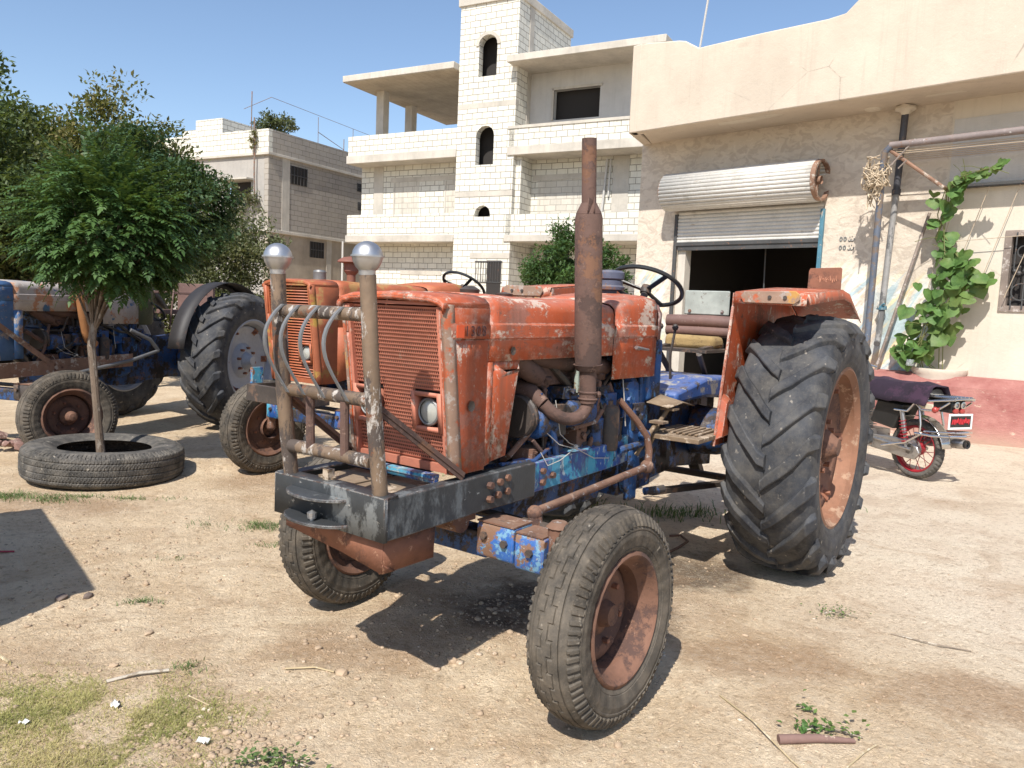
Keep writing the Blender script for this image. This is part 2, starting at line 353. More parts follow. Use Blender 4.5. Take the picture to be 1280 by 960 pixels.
# left wing
bobj(WB,'roof_slab',m_conc,lambda b:b.box(-5.05,-.2,-.35,6.5,9.44,9.66),bevel=.015)
bobj(WB,'slab_underside',m_soffit,lambda b:b.box(-5.03,-.22,-.33,6.48,9.425,9.44))
for (x,y) in ((-4.4,1.2),(-4.62,3.3)): bobj(WB,'column',m_conc,lambda b:b.box(x-.17,x+.17,y-.17,y+.17,6.8,9.425))
bobj(WB,'balcony_parapet',m_block,lambda b:(b.box(-5.02,-.2,0,.2,6.85,7.55),b.box(-5.02,-4.82,.2,6.3,6.85,7.55)))
bobj(WB,'balcony_slab',m_conc,lambda b:b.box(-5.06,-.2,-.05,6.4,6.56,6.85),bevel=.015)
bobj(WB,'balcony_parapet',m_block,lambda b:(b.box(-5.0,-.2,0,.2,3.93,4.68),b.box(-5.0,-4.8,.2,1.0,3.93,4.68)))
bobj(WB,'balcony_slab',m_conc,lambda b:b.box(-5.04,-.2,-.05,6.4,3.68,3.93),bevel=.015)
def lw(b):
    # second storey recessed wall with bricked-up openings
    b.box(-5.0,-.2,.8,1.25,3.93,6.56); b.box(-5.0,-4.75,1.25,6.3,3.93,6.56); b.box(-5.0,-.2,6.1,6.3,3.93,6.56)
    b.box(-4.9,-.2,.8,1.25,0,3.68); b.box(-4.9,-4.65,1.25,6.3,0,3.68)
bobj(WB,'wall',m_block,lw)
bobj(WB,'concrete_column',m_conc,lambda b:(b.box(-4.4,-3.95,.785,.9,3.93,6.555),b.box(-4.9,-4.55,.785,.9,0,3.67)))
bobj(WB,'lintel',m_conc,lambda b:(b.box(-3.6,-.2,.78,.9,5.95,6.12),b.box(-3.05,-1.2,.78,.9,2.55,2.72)))
for x in (-2.85,-1.0):
    bobj(WB,'blocked_window',m_block2,lambda b:b.box(x-.55 if x<-2 else x-.1,x+.55 if x<-2 else x+.8,.792,.9,3.95,5.93))
    bobj(WB,'window_jamb',m_conc,lambda b:b.box(x-.62 if x<-2 else x-.17,x-.56 if x<-2 else x-.11,.785,.9,3.95,5.93))
# right wing
bobj(WB,'roof_slab',m_conc,lambda b:b.box(1.9,7.2,-.45,6.5,9.36,9.58),bevel=.015)
bobj(WB,'balcony_parapet',m_block,lambda b:b.box(1.85,6.9,0,.2,6.78,7.36))
bobj(WB,'parapet_cap',m_conc,lambda b:b.box(1.8,6.95,-.03,.22,7.36,7.45))
bobj(WB,'balcony_slab',m_conc,lambda b:b.box(1.82,6.95,-.05,6.4,6.5,6.78),bevel=.015)
bobj(WB,'balcony_parapet',m_block,lambda b:b.box(1.85,6.9,0,.2,3.9,4.58))
bobj(WB,'balcony_slab',m_conc,lambda b:b.box(1.82,6.95,-.05,6.4,3.68,3.9),bevel=.015)
def up(b):
    Y0,Y1=1.0,1.2
    b.box(2.06,2.95,Y0,Y1,6.78,9.36); b.box(4.6,6.9,Y0,Y1,6.78,9.36); b.box(2.95,4.6,Y0,Y1,6.78,7.78); b.box(2.95,4.6,Y0,Y1,8.75,9.36); b.box(6.7,6.9,Y1,6.3,6.78,9.36)
bobj(WB,'upper_wall',m_grey,up)
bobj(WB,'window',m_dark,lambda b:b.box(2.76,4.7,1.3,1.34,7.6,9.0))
bobj(WB,'window_reveal',m_conc,lambda b:(b.box(2.88,2.95,.96,1.04,7.78,8.82),b.box(2.88,4.68,.96,1.04,8.75,8.83)))
bobj(WB,'wall',m_block,lambda b:(b.box(2.05,6.9,1.0,1.6,3.9,6.5),b.box(2.05,2.25,.2,1.0,3.9,6.5),b.box(3.6,6.9,1.4,1.6,0,3.68),b.box(6.7,6.9,1.6,6.3,0,6.5)))
bobj(WB,'lintel',m_conc,lambda b:b.box(2.3,5.0,.98,1.1,5.82,6.0))
bobj(WB,'concrete_column',m_conc,lambda b:(b.box(5.2,5.75,.985,1.1,3.9,6.49),b.box(4.3,4.7,1.385,1.5,0,3.67),b.box(2.26,2.6,1.385,1.5,0,3.67)))
bobj(WB,'blocked_window',m_block2,lambda b:b.box(2.5,4.9,.992,1.1,3.95,5.81))
bobj(WB,'drain_pipe',m_grey,lambda b:(b.tube([(5.0,.93,6.4),(4.95,.93,5.4),(4.85,.93,4.0)],.04),b.tube([(5.12,.93,6.4),(5.1,.93,5.2)],.03)))
bobj(WB,'doorway',m_dark,lambda b:(b.box(1.2,1.75,-.012,.05,0,3.05),b.box(2.6,3.6,1.6,1.65,0,3.6)))
bobj(WB,'barred_window',m_iron,lambda b:([b.box(.75+.1*i,.765+.1*i,-.03,-.015,2.3,3.0) for i in range(11)],b.box(.72,1.8,-.03,-.01,3.0,3.03),b.box(.72,1.8,-.03,-.01,2.3,2.33)))
bobj(WB,'lintel',m_conc,lambda b:b.box(.5,2.06,-.02,.1,3.12,3.3))
# ================================================================ LEFT HOUSE
m_hplaster=mat_conc('house_plaster',(.37,.345,.315),.12,.35)
HB=empty('block_house',(-9.65,30,0),math.atan2(-.471,.882),'two storey grey block house with pale parapet and small dark windows','building')
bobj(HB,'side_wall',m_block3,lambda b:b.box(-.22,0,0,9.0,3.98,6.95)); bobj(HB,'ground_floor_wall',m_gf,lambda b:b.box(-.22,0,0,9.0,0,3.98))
bobj(HB,'front_wall',m_hplaster,lambda b:(b.box(-9,-2.3,.02,.2,4.05,6.95),b.box(-.95,-.22,.02,.2,4.05,6.95),b.box(-2.3,-.95,.02,.2,4.05,5.0),b.box(-2.3,-.95,.02,.2,5.95,6.95),b.box(-9,-.22,.05,.2,0,4.0),b.box(-9,-.22,8.8,9,0,6.95)))
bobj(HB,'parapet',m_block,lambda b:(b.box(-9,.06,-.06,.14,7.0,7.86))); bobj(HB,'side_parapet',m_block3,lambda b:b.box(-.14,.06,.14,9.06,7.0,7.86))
bobj(HB,'cornice',m_conc,lambda b:(b.box(-9,.1,-.1,9.1,6.9,7.0)),bevel=.01)
bobj(HB,'floor_ledge',m_conc,lambda b:(b.box(-9,.12,-.12,9.12,3.98,4.1)),bevel=.01)
bobj(HB,'concrete_column',m_conc,lambda b:(b.box(-.01,.015,.7,1.1,4.1,6.9),b.box(-.01,.015,5.9,6.2,4.1,6.9),b.box(-.01,.015,3.3,3.6,0,3.98)))
bobj(HB,'window',m_dark,lambda b:b.box(-2.3,-.95,.26,.3,4.9,6.0))
bobj(HB,'awning',m_conc,lambda b:b.box(-2.5,-.8,-.35,.02,5.98,6.04))
for (y0,y1,z0,z1) in ((1.15,2.05,6.0,6.7),(5.2,5.6,6.3,6.65),(5.25,5.65,5.5,5.85),(2.3,3.1,3.2,3.85)):
    bobj(HB,'window',m_dark,lambda b:b.box(-.01,.012,y0,y1,z0,z1)); bobj(HB,'window_bar',m_iron,lambda b:([b.box(.02,.04,y0+(y1-y0)*k/5-.01,y0+(y1-y0)*k/5+.01,z0,z1) for k in range(6)],b.box(.02,.04,y0,y1,(z0+z1)/2-.015,(z0+z1)/2+.015)))
bobj(HB,'doorway',m_dark,lambda b:b.box(-.008,.012,.05,.62,3.0,3.85))
bobj(HB,'roof_room',m_block,lambda b:(b.box(-7.1,-5.4,2.5,6,7.0,9.25),b.box(-8.6,-7.3,3,5,7,9.0),b.box(-3.0,-2.5,1,1.5,7.0,8.2)))
bobj(HB,'roof',m_conc,lambda b:b.box(-9,-.14,.14,8.9,6.95,7.01))
m_pole=worn('rusty_pole',(.2,.17,.15),[((.25,.12,.07),12,.45,.6)],rough=.7)
def toworld(root,p):
    return Matrix.Translation(root.location)@Matrix.Rotation(root.rotation_euler.z,4,'Z')@Vector(p)
def thin(name,pts,r,m,label,cat,root=None,group=None):
    if root: pts=[toworld(root,p) for p in pts]
    b=MB(); b.tube(pts,r,6); o=b.build(name,m); return tag(o,label,cat,group)
bb=MB()
for y in (3.0,5.2,7.4): bb.tube([(-.3,y,7.0),(-.3,y,9.0)],.012,6)
bb.tube([(-.3,.4,9.15),(-.3,8.8,8.9)],.009,6); bb.tube([(-2.0,.6,8.9),(-.3,.4,9.15)],.010,6); bb.tube([(-.3,3,8.4),(-2.8,7.5,8.7)],.015,6); bb.tube([(-2.8,7.5,7),(-2.8,7.5,9.2)],.02,6)
bb.v=[tuple(toworld(HB,p)) for p in bb.v]
tag(bb.build('roof_trellis',m_pole),'thin metal trellis frame standing on the grey house roof','trellis')
thin('roof_antenna',[(-1.5,.5,7.0),(-1.45,.5,9.5)],.02,m_pole,'thin upright antenna rod on the roof of the grey house','antenna',HB)
thin('roof_cable',[(-.65,-.12,8.3),(-.6,-.14,7.2),(-.62,-.14,6.3),(-.58,-.14,5.2)],.03,m_pole,'dark cable hanging down the front of the grey house','cable',HB)
# ================================================================ RIGHT WORKSHOP
def mat_plaster():
    N=NT('smeared_plaster'); x,y,z=N.sep()
    n=N.noise(1.2,6,.6); c=N.mix(N.ramp(n,.3,.7),(.54,.47,.385),(.62,.545,.455))
    sm=N.noise(4.2,3,.5,(1,1,1.5),dist=1.6,loc=(3,0,0)); c=N.mix(N.math('MULTIPLY',N.ramp(sm,.48,.56),.42),c,(.38,.31,.25))
    sm2=N.noise(6,3,.5,(1,1,1.3),dist=2.2,loc=(8,0,2)); c=N.mix(N.math('MULTIPLY',N.ramp(sm2,.54,.62),.28),c,(.70,.63,.53))
    # painted daubs between shutter and pipes
    def region(x0,x1,z0,z1,soft=.25):
        a=N.math('MULTIPLY',N.ramp(x,x0,x0+soft),N.ramp(x,x1,x1-soft)); 
        return N.math('MULTIPLY',a,N.math('MULTIPLY',N.ramp(z,z0,z0+soft),N.ramp(z,z1,z1-soft)))
    # ramps need 0..1 input: shift coordinates
    xs=N.math('MULTIPLY',N.math('ADD',x,6.5),1/8.); zs=N.math('MULTIPLY',z,.2)
    def reg(x0,x1,z0,z1):
        a=N.math('MULTIPLY',N.ramp(xs,(x0+6.5)/8-.02,(x0+6.5)/8+.015),N.ramp(xs,(x1+6.5)/8+.02,(x1+6.5)/8-.015))
        return N.math('MULTIPLY',a,N.math('MULTIPLY',N.ramp(zs,z0*.2-.04,z0*.2+.04),N.ramp(zs,z1*.2+.03,z1*.2-.03)))
    dg=N.mapv((1,1,1),rot=(0,R_(-38),0))
    r1=reg(-2.3,-1.55,.3,2.3); r2=reg(-1.5,-.75,.3,2.15); r3=reg(-5.75,-5.2,.8,2.3); R=N.math('MAXIMUM',r1,r3); R2=N.math('MAXIMUM',R,r2)
    stA=N.noise(5,4,.6,(1,1,.22),dist=.4,src=dg); stB=N.noise(5,4,.6,(1,1,.22),dist=.5,loc=(5,0,5),src=dg); stC=N.noise(6,4,.6,(1,1,.2),dist=.5,loc=(15,0,9),src=dg)
    c=N.mix(N.math('MULTIPLY',N.math('MULTIPLY',N.ramp(stC,.46,.54),R2),.8),c,(.80,.77,.68))
    c=N.mix(N.math('MULTIPLY',N.math('MULTIPLY',N.ramp(stB,.51,.58),R2),.6),c,(.70,.54,.24))
    c=N.mix(N.math('MULTIPLY',N.math('MULTIPLY',N.ramp(stA,.50,.57),R2),.6),c,(.24,.43,.53))
    h=N.math('ADD',N.math('MULTIPLY',sm,1.2),N.noise(25,5,.7))
    return N.done(c,.92,0,N.bump(h,.5,.02),.2)
def mat_smooth_plaster(name,base,scale=1.0,bumpd=.015):
    N=NT(name); n=N.noise(1.1*scale,6,.6); c=N.mix(N.ramp(n,.3,.7),tuple(q*.9 for q in base),tuple(min(1,q*1.07) for q in base))
    st=N.noise(1.6,5,.65,(2.5,2.5,.35)); x,y,z=N.sep()
    c=N.mix(N.math('MULTIPLY',N.ramp(N.noise(2.2,7,.7,(1,1,2)),.58,.72),.3),c,tuple(q*.62 for q in base))
    c=N.mix(N.math('MULTIPLY',N.ramp(st,.52,.75),.18),c,tuple(q*.6 for q in base))
    c=N.mix(N.math('MULTIPLY',N.ramp(N.noise(14,6,.75),.62,.7),.3),c,(.8,.76,.68))
    cv=N.vor(.9,'DISTANCE_TO_EDGE',(1,1,1.4),src=N.mapv(src=N.co()))
    cn=N.ramp(N.noise(1.3,4,.6,loc=(6,6,6)),.52,.6); ck=N.math('MULTIPLY',N.ramp(N.math('ADD',cv.outputs['Distance'],N.math('MULTIPLY',N.noise(9,5,.7),.03)),.024,.015),cn); c=N.mix(N.math('MULTIPLY',ck,.55),c,tuple(q*.4 for q in base))
    dr=N.noise(7,6,.7,(1.3,1.3,.07),loc=(4,0,1)); c=N.mix(N.math('MULTIPLY',N.ramp(dr,.54,.7),.22),c,tuple(q*.5 for q in base))
    pt_=N.ramp(N.noise(.7,2,.4,loc=(9,9,2)),.53,.56); c=N.mix(N.math('MULTIPLY',pt_,.25),c,tuple(q*.84 for q in base))
    h=N.math('ADD',N.noise(5,5,.65),N.math('MULTIPLY',N.noise(22,5,.7),.5)); return N.done(c,.9,0,N.bump(h,.45,bumpd),.2)
m_pl=mat_plaster(); m_fascia=mat_smooth_plaster('fascia_plaster',(.56,.48,.39)); m_white=mat_smooth_plaster('pale_plaster',(.62,.555,.46)); 
N=NT('faded_red_paint'); c=N.mix(N.ramp(N.noise(3,6,.7),.35,.65),(.27,.10,.09),(.38,.18,.155)); zz=N.sep()[2]
c=N.mix(N.math('MULTIPLY',N.ramp(N.math('ADD',zz,N.math('MULTIPLY',N.noise(3,6,.7),.35)),.42,.1),.85),c,(.40,.29,.21)); c=N.mix(N.ramp(N.noise(9,7,.75,(1,1,2)),.6,.68),c,(.50,.36,.28))
m_redp=N.done(c,.9,0,N.bump(N.noise(7,6,.7,(1,1,2)),.7,.03),.2)
SH=empty('workshop',(6.4,10.3,0),math.atan2(-.70,.714),'plastered workshop with deep battered fascia, painted wall daubs and half open shutter','building')
H=4.55
def wl(b):
    # opening x -5.0..-2.42 , z 0..3.2
    b.box(-5.88,-5.0,0,.25,0,H); b.box(-5.0,-2.42,0,.25,3.25,H); b.box(-2.42,-.75,0,.25,0,H)
bobj(SH,'plaster_wall',m_pl,wl)
def wl2(b):
    b.box(-.75,.02,.0,.25,.0,H); b.box(.02,1.0,0,.25,0,1.72); b.box(.02,1.0,0,.25,2.78,H); b.box(1.0,6,0,.25,0,H)
bobj(SH,'pale_wall',m_white,wl2)
bobj(SH,'side_wall',m_fascia,lambda b:b.box(-5.88,-5.63,.25,9,0,H))
bobj(SH,'soffit_slab',m_fascia,lambda b:b.prism([(-5.7,.05),(-5.34,-.75),(6.2,-.75),(6.2,9.2),(-5.7,9.2)],P_xy,H,H+.12))
def fascia(b):
    top=[(-5.52,5.99),(-5.2,5.96),(-4.62,5.90),(-4.5,5.86),(-4.24,5.69),(-4.1,5.70),(-3.2,5.70),(-2.2,5.69),(-1.95,5.72),(-1.8,5.84),(-1.6,6.1),(-1.3,6.3),(0.2,6.4),(3,6.45),(6.2,6.5)]
    poly=[(-5.52,H-.012),(6.2,H-.012)]+[(x,z+(.012*math.sin(x*7))) for x,z in top[::-1]]
    b.prism(poly,P_xz,-.93,-.75)
    # return along the left side
    b.prism([(-5.52,-.932),(-5.34,-.932),(-5.70,.05),(-5.70,6),(-5.88,6),(-5.88,.05)],P_xy,H-.012,5.985)
bobj(SH,'fascia',m_fascia,fascia,bevel=.02)
bobj(SH,'flaked_patch',m_white,lambda b:(b.prism([(-3.95,-.7),(-3.0,-.75),(-2.9,-.62),(-3.5,-.5),(-4.0,-.55)],P_xy,H-.004,H+.01),b.prism([(-.95,-.5),(-.55,-.5),(-.5,-.4),(-1.0,-.42)],P_xy,H-.004,H+.01),b.lathe([(0.001,0),(.12,0),(.1,.02),(.001,.03)],(-1.75,-.2,H),(0,0,-1),9)))
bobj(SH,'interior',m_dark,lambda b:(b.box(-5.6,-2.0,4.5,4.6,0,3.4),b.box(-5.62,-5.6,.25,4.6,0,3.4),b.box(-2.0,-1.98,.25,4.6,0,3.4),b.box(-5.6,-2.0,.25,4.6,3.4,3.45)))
m_door=worn('galvanised_slats',(.56,.54,.50),[((.36,.29,.22),7,.56,.72,(.4,1,1)),((.42,.40,.36),3,.5,.7)],rough=.55,metal=.1,bump=.15,var=.1)
def slats(b,x0,x1,z0,z1,y,p=.062):
    n=int((z1-z0)/p); 
    secs=[]
    for i in range(n+1):
        for (dz,dy) in ((0,0),(.18,.012),(.5,.018),(.82,.012)):
            z=z0+(i+dz)*p
            if z>z1: break
            secs.append((y-dy,z))
    b.loft([[(x0,yy,zz),(x1,yy,zz)] for yy,zz in secs])
bobj(SH,'shutter_curtain',m_door,lambda b:slats(b,-5.0,-2.42,2.74,3.3,.0-.02))
bobj(SH,'shutter_bottom_bar',m_iron,lambda b:(b.box(-5.0,-2.42,-.05,-.005,2.70,2.76),b.box(-4.98,-2.44,-.03,.0,2.62,2.70)))
m_blue=worn('blue_door_paint',(.07,.19,.26),[((.4,.36,.3),9,.52,.62)],rough=.6)
bobj(SH,'shutter_guide',m_blue,lambda b:(b.box(-2.46,-2.40,-.055,-.003,0,3.2)),bevel=.004); bobj(SH,'shutter_guide',m_iron,lambda b:(b.box(-5.06,-5.0,-.055,-.003,0,3.25)),bevel=.004)
bobj(SH,'door_post',m_conc,lambda b:(b.box(-4.99,-4.84,.02,.2,0,2.7)))
bobj(SH,'hanging_chain',m_iron,lambda b:b.tube([(-3.55,.4,3.2),(-3.5,.4,1.2)],.012,6))
# shutter drum: open roll casing with ribs, radius .28
def drum(b):
    n=26; prof=[]
    for i in range(n):
        for (q,r) in ((0,.302),(.12,.312),(.55,.315),(.80,.308),(.84,.288),(.97,.288)):
            t=R_(-130)+R_(310)*(i+q)/n; prof.append((-.24-r*math.cos(t)*.92,3.60+r*math.sin(t)))
    b.loft([[(x,yy,zz) for yy,zz in prof] for x in (-5.12,-2.45)])
bobj(SH,'shutter_drum',m_door,drum,solid=.012,angle=14)
m_rustd=worn('rusty_sheet',(.26,.15,.10),[((.42,.36,.3),10,.5,.62),((.12,.07,.05),5,.5,.7)],rough=.85)
bobj(SH,'drum_end',m_rustd,lambda b:(b.lathe([(.28,0),(.305,.0),(.305,.07),(.27,.07),(.28,0)],(-2.45,-.24,3.60),(1,0,0),28),b.lathe([(.001,0),(.06,0),(.06,.4)],(-2.80,-.24,3.6),(1,0,0),14),b.beam((-2.46,-.24,3.35),(-2.46,-.24,3.85),.04,.02)))
bobj(SH,'drum_end',m_rustd,lambda b:b.lathe([(.001,0),(.29,0),(.29,.02)],(-5.13,-.24,3.6),(1,0,0),28))
# window with ornamental grille at the right
bobj(SH,'window',m_dark,lambda b:b.box(.02,1.0,.15,.18,1.72,2.78))
m_wframe=worn('aged_timber',(.25,.2,.17),[((.45,.4,.36),8,.5,.65)],rough=.85)
bobj(SH,'window_frame',m_wframe,lambda b:(b.box(.02,.10,-.02,.1,1.72,2.78),b.box(.9,1.0,-.02,.1,1.72,2.78),b.box(.1,.9,-.02,.1,2.7,2.78),b.box(.1,.9,-.02,.1,1.72,1.8)))
bobj(SH,'window_grille',m_iron,lambda b:([b.box(.15+.13*k,.165+.13*k,-.035,-.022,1.76,2.75) for k in range(6)],b.lathe([(.1,0),(.115,0),(.115,.015),(.1,.015),(.1,0)],(.26,-.04,1.98),(0,1,0),20),b.lathe([(.07,0),(.085,0),(.085,.015),(.07,.015),(.07,0)],(.26,-.04,2.5),(0,1,0),20),b.sphere((.22,-.05,2.22),.035,8),b.sphere((.22,-.05,2.3),.025,8),b.sphere((.17,-.05,2.25),.025,8),b.sphere((.28,-.05,2.25),.025,8)))
# painted plinth bulging outwards
def plinth(b):
    secs=[]
    for i in range(40):
        x=-1.9+i*.2; bul=.10+.42/(1+math.exp((x-.15)*4.5))+.02*mnoise.noise(Vector((x*2,0,0)))
        secs.append([(x,0.0,.83),(x,-bul*.55,.82),(x,-bul,.70),(x,-bul-.05,.35),(x,-bul-.12,.0),(x,-bul-.14,-.05)])
    b.loft(secs)
bobj(SH,'painted_plinth',m_redp,plinth)
# little painted marks on the wall (two rows)
m_ink=NT('faded_ink').done((.16,.17,.17),.9)
def marks(b):
    X0,Z0=-2.13,2.70
    def st(pts): b.tube([(X0+px*.05,-.006,Z0+pz*.05) for px,pz in pts],.008,5)
    for rz in (0,-2.6):
        for k in (0,1.2): 
            st([(k+.35*math.cos(a),rz+.7+.6*math.sin(a)) for a in np.linspace(0,2*math.pi,9)])
        st([(2.2,rz+.3),(2.5,rz),(2.9,rz+.1),(3.0,rz+.7)]); st([(3.0,rz+.15),(3.5,rz),(3.9,rz+.3),(3.9,rz+.9)]); st([(2.5,rz+1.2),(2.7,rz+1.25)]); st([(3.2,rz+1.4),(3.35,rz+1.45)])
bobj(SH,'painted_numbers',m_ink,marks)
bobj(SH,'upper_panel',m_grey,lambda b:b.box(-.72,6,-.012,.05,3.42,4.3)); bobj(SH,'panel_rail',m_iron,lambda b:b.box(-.72,6,-.10,-.013,3.36,3.41))
thin('downpipe',[(-5.12,-.08,3.7),(-5.12,-.08,.4)],.035,m_grey,'thin grey downpipe at the left corner of the white block building','pipe',WB)
thin('rooftop_pole',[(-4.62,-.4,5.4),(-4.42,-.4,6.95)],.018,m_grey,'thin pale aerial pole rising behind the workshop fascia','pole',SH)
# drain pipe and pergola frame
m_pvc=worn('grey_pvc',(.27,.26,.25),[((.12,.12,.12),3,.5,.6,(1,1,.4))],rough=.5); m_blk=worn('black_pipe',(.05,.05,.06),[((.2,.14,.1),7,.5,.7)],rough=.5)
dp=empty('drain_pipe',toworld(SH,(-1.4,-.12,1.2)),SH.rotation_euler.z,'grey and black drain pipe running down the workshop wall','pipe')
def L(x,y,z): return (x+1.4,y+.12,z-1.2)
b=MB(); b.tube([L(-1.36,-.12,3.35),L(-1.42,-.12,1.35),L(-1.42,-.15,1.24),L(-1.40,-.24,1.20)],.042,12); b.build('lower_pipe',m_pvc,dp)
b=MB(); b.tube([L(-1.33,-.12,4.55),L(-1.36,-.12,3.35)],.048,12); b.lathe([(.06,0),(.06,.08)],L(-1.36,-.12,3.32),(0,0,1),12); b.build('upper_pipe',m_blk,dp)
b=MB(); b.lathe([(.001,.0),(.13,.0),(.15,.04),(.08,.07),(.05,.12)],L(-1.33,-.12,4.54),(0,0,-1),11); b.jitter(.012,3); b.build('plaster_collar',m_white,dp)
b=MB(); b.lathe([(.06,-.03),(.065,0),(.06,.03)],L(-1.41,-.12,1.72),(0,0,1),10); b.beam(L(-1.48,-.12,1.7),L(-1.36,-.2,1.78),.02,.02); b.build('blue_tie',m_blue,dp)
pg=empty('pergola_frame',toworld(SH,(-1.41,-.6,0)),SH.rotation_euler.z,'rusty pipe pergola frame standing before the workshop wall','frame')
def G(x,y,z): return (x+1.41,y+.6,z)
b=MB(); b.tube([G(-1.41,-.6,0),G(-1.40,-.6,3.6),G(-1.39,-.6,3.84),G(-1.3,-.6,3.92)],.045,12); b.build('post',worn('blue_worn_pipe',(.10,.12,.16),[((.16,.12,.09),5,.45,.6),((.35,.33,.3),9,.6,.7)],rough=.6),pg)
b=MB(); b.tube([G(-1.33,-.6,3.92),G(.3,-.6,3.93),G(2.5,-.6,3.95)],.048,12); b.build('top_rail',worn('galvanised_rusty',(.22,.18,.17),[((.5,.48,.45),14,.6,.66),((.2,.1,.06),8,.5,.7)],rough=.6),pg)
b=MB(); b.tube([G(-1.38,-.6,3.9),G(-.66,-.45,3.33),G(-.66,-.1,3.33)],.025,8); b.build('strut',m_rustd,pg)
b=MB(); b.tube([G(-1.38,-.62,3.55),G(-1.0,-.62,3.97)],.012,6); b.tube([G(-1.2,-.6,3.6),G(-1.1,-.6,3.7)],.01,6); b.build('tie_wire',m_wframe,pg)
# wires
ORD=['seventh','sixth','fifth','fourth','third','second','nearest']; ORD2=['nearest','second','third','farthest']; m_wire=NT('pale_wire').done((.45,.36,.26),.7)
for k in range(7):
    z=3.88-.012*k; y=-.55+.075*k
    thin('trellis_wire',[(-1.36,y,3.86-.01*k),(.4,y,3.87-.01*k-.02),(2.4,y,3.9-.01*k)],.006,m_wire,f'thin pale wire strung along the pergola, the {ORD[k]} from the workshop wall','wire',SH,'wires strung along the pergola')
for k,(xa,xb) in enumerate(((-.55,-.85),(-.2,-.6),(.15,-.25),(.55,.1))):
    thin('vine_string',[(xa,-.12,3.35),(xb,-.12,1.9)],.005,m_wire,f'slanting thin string on the pale wall, the {ORD2[k]} from the vine','string',SH,'strings tied down the pale wall')
thin('vine_string',[(-.75,-.13,2.63),(.3,-.13,2.7)],.005,m_wire,'level thin string crossing the slanting strings on the pale wall','string',SH)
thin('slanting_rod',[(-1.46,-.25,.0),(-1.38,-.2,.9),(-.9,-.1,3.05)],.022,m_wframe,'long thin grey brown rod slanting across the wall behind the climbing vine','stake',SH)  # thin dark slanting line on the wall, drawn as a solid rod
# ================================================================ VEGETATION
def mat_leaf(name,a,b,scale=5,dry=None,dryamt=.0,trans=.25):
    N=NT(name); c=N.mix(N.ramp(N.noise(scale,4,.6),.35,.65),a,b); c=N.mix(N.math('MULTIPLY',N.ramp(N.noise(scale*14,2,.5),.45,.7),.45),c,tuple(q*1.5 for q in b))
    if dry: c=N.mix(N.math('MULTIPLY',N.ramp(N.noise(scale*.35,4,.6,loc=(7,1,3)),.45,.62),dryamt),c,dry)
    N.done(c,.55,0,spec=.35)
    t=N.new('ShaderNodeBsdfTranslucent'); mx=N.new('ShaderNodeMixShader'); mx.inputs[0].default_value=trans
    tc=N.mix(.5,c,(.25,.32,.04)); N.ln(tc,t.inputs[0]); N.ln(N.b.outputs[0],mx.inputs[1]); N.ln(t.outputs[0],mx.inputs[2]); N.ln(mx.outputs[0],N.out.inputs[0])
    return N.m
def leaves(name,C,D,Nn,Ln,Wd,m,parent=None,fold=.15):
    """rhombic leaf of 2 tris-pairs: centre base C, direction D, normal Nn, length, width arrays"""
    C=np.asarray(C,float);D=np.asarray(D,float);Nn=np.asarray(Nn,float);Ln=np.asarray(Ln,float)[:,None];Wd=np.asarray(Wd,float)[:,None]
    D/=np.linalg.norm(D,axis=1,keepdims=True)+1e-9; S=np.cross(D,Nn); S/=np.linalg.norm(S,axis=1,keepdims=True)+1e-9; U=np.cross(S,D)
    p0=C; p1=C+D*Ln*.45+S*Wd*.5+U*Wd*fold; p2=C+D*Ln; p3=C+D*Ln*.45-S*Wd*.5+U*Wd*fold
    V=np.stack([p0,p1,p2,p3],1).reshape(-1,3); n=len(C); i=np.arange(n)*4
    F=np.concatenate([np.stack([i,i+1,i+2],1),np.stack([i,i+2,i+3],1)])
    return np_mesh(name,V,F,m,parent,angle=None,smooth=False)
def rnd_unit(n): v=rng.normal(size=(n,3)); return v/np.linalg.norm(v,axis=1,keepdims=True)
m_bark=worn('bark',(.17,.125,.09),[((.30,.25,.20),18,.5,.62,(1,1,.3)),((.09,.06,.045),25,.55,.65,(1,1,.25))],rough=.95,bump=.9,bscale=40)
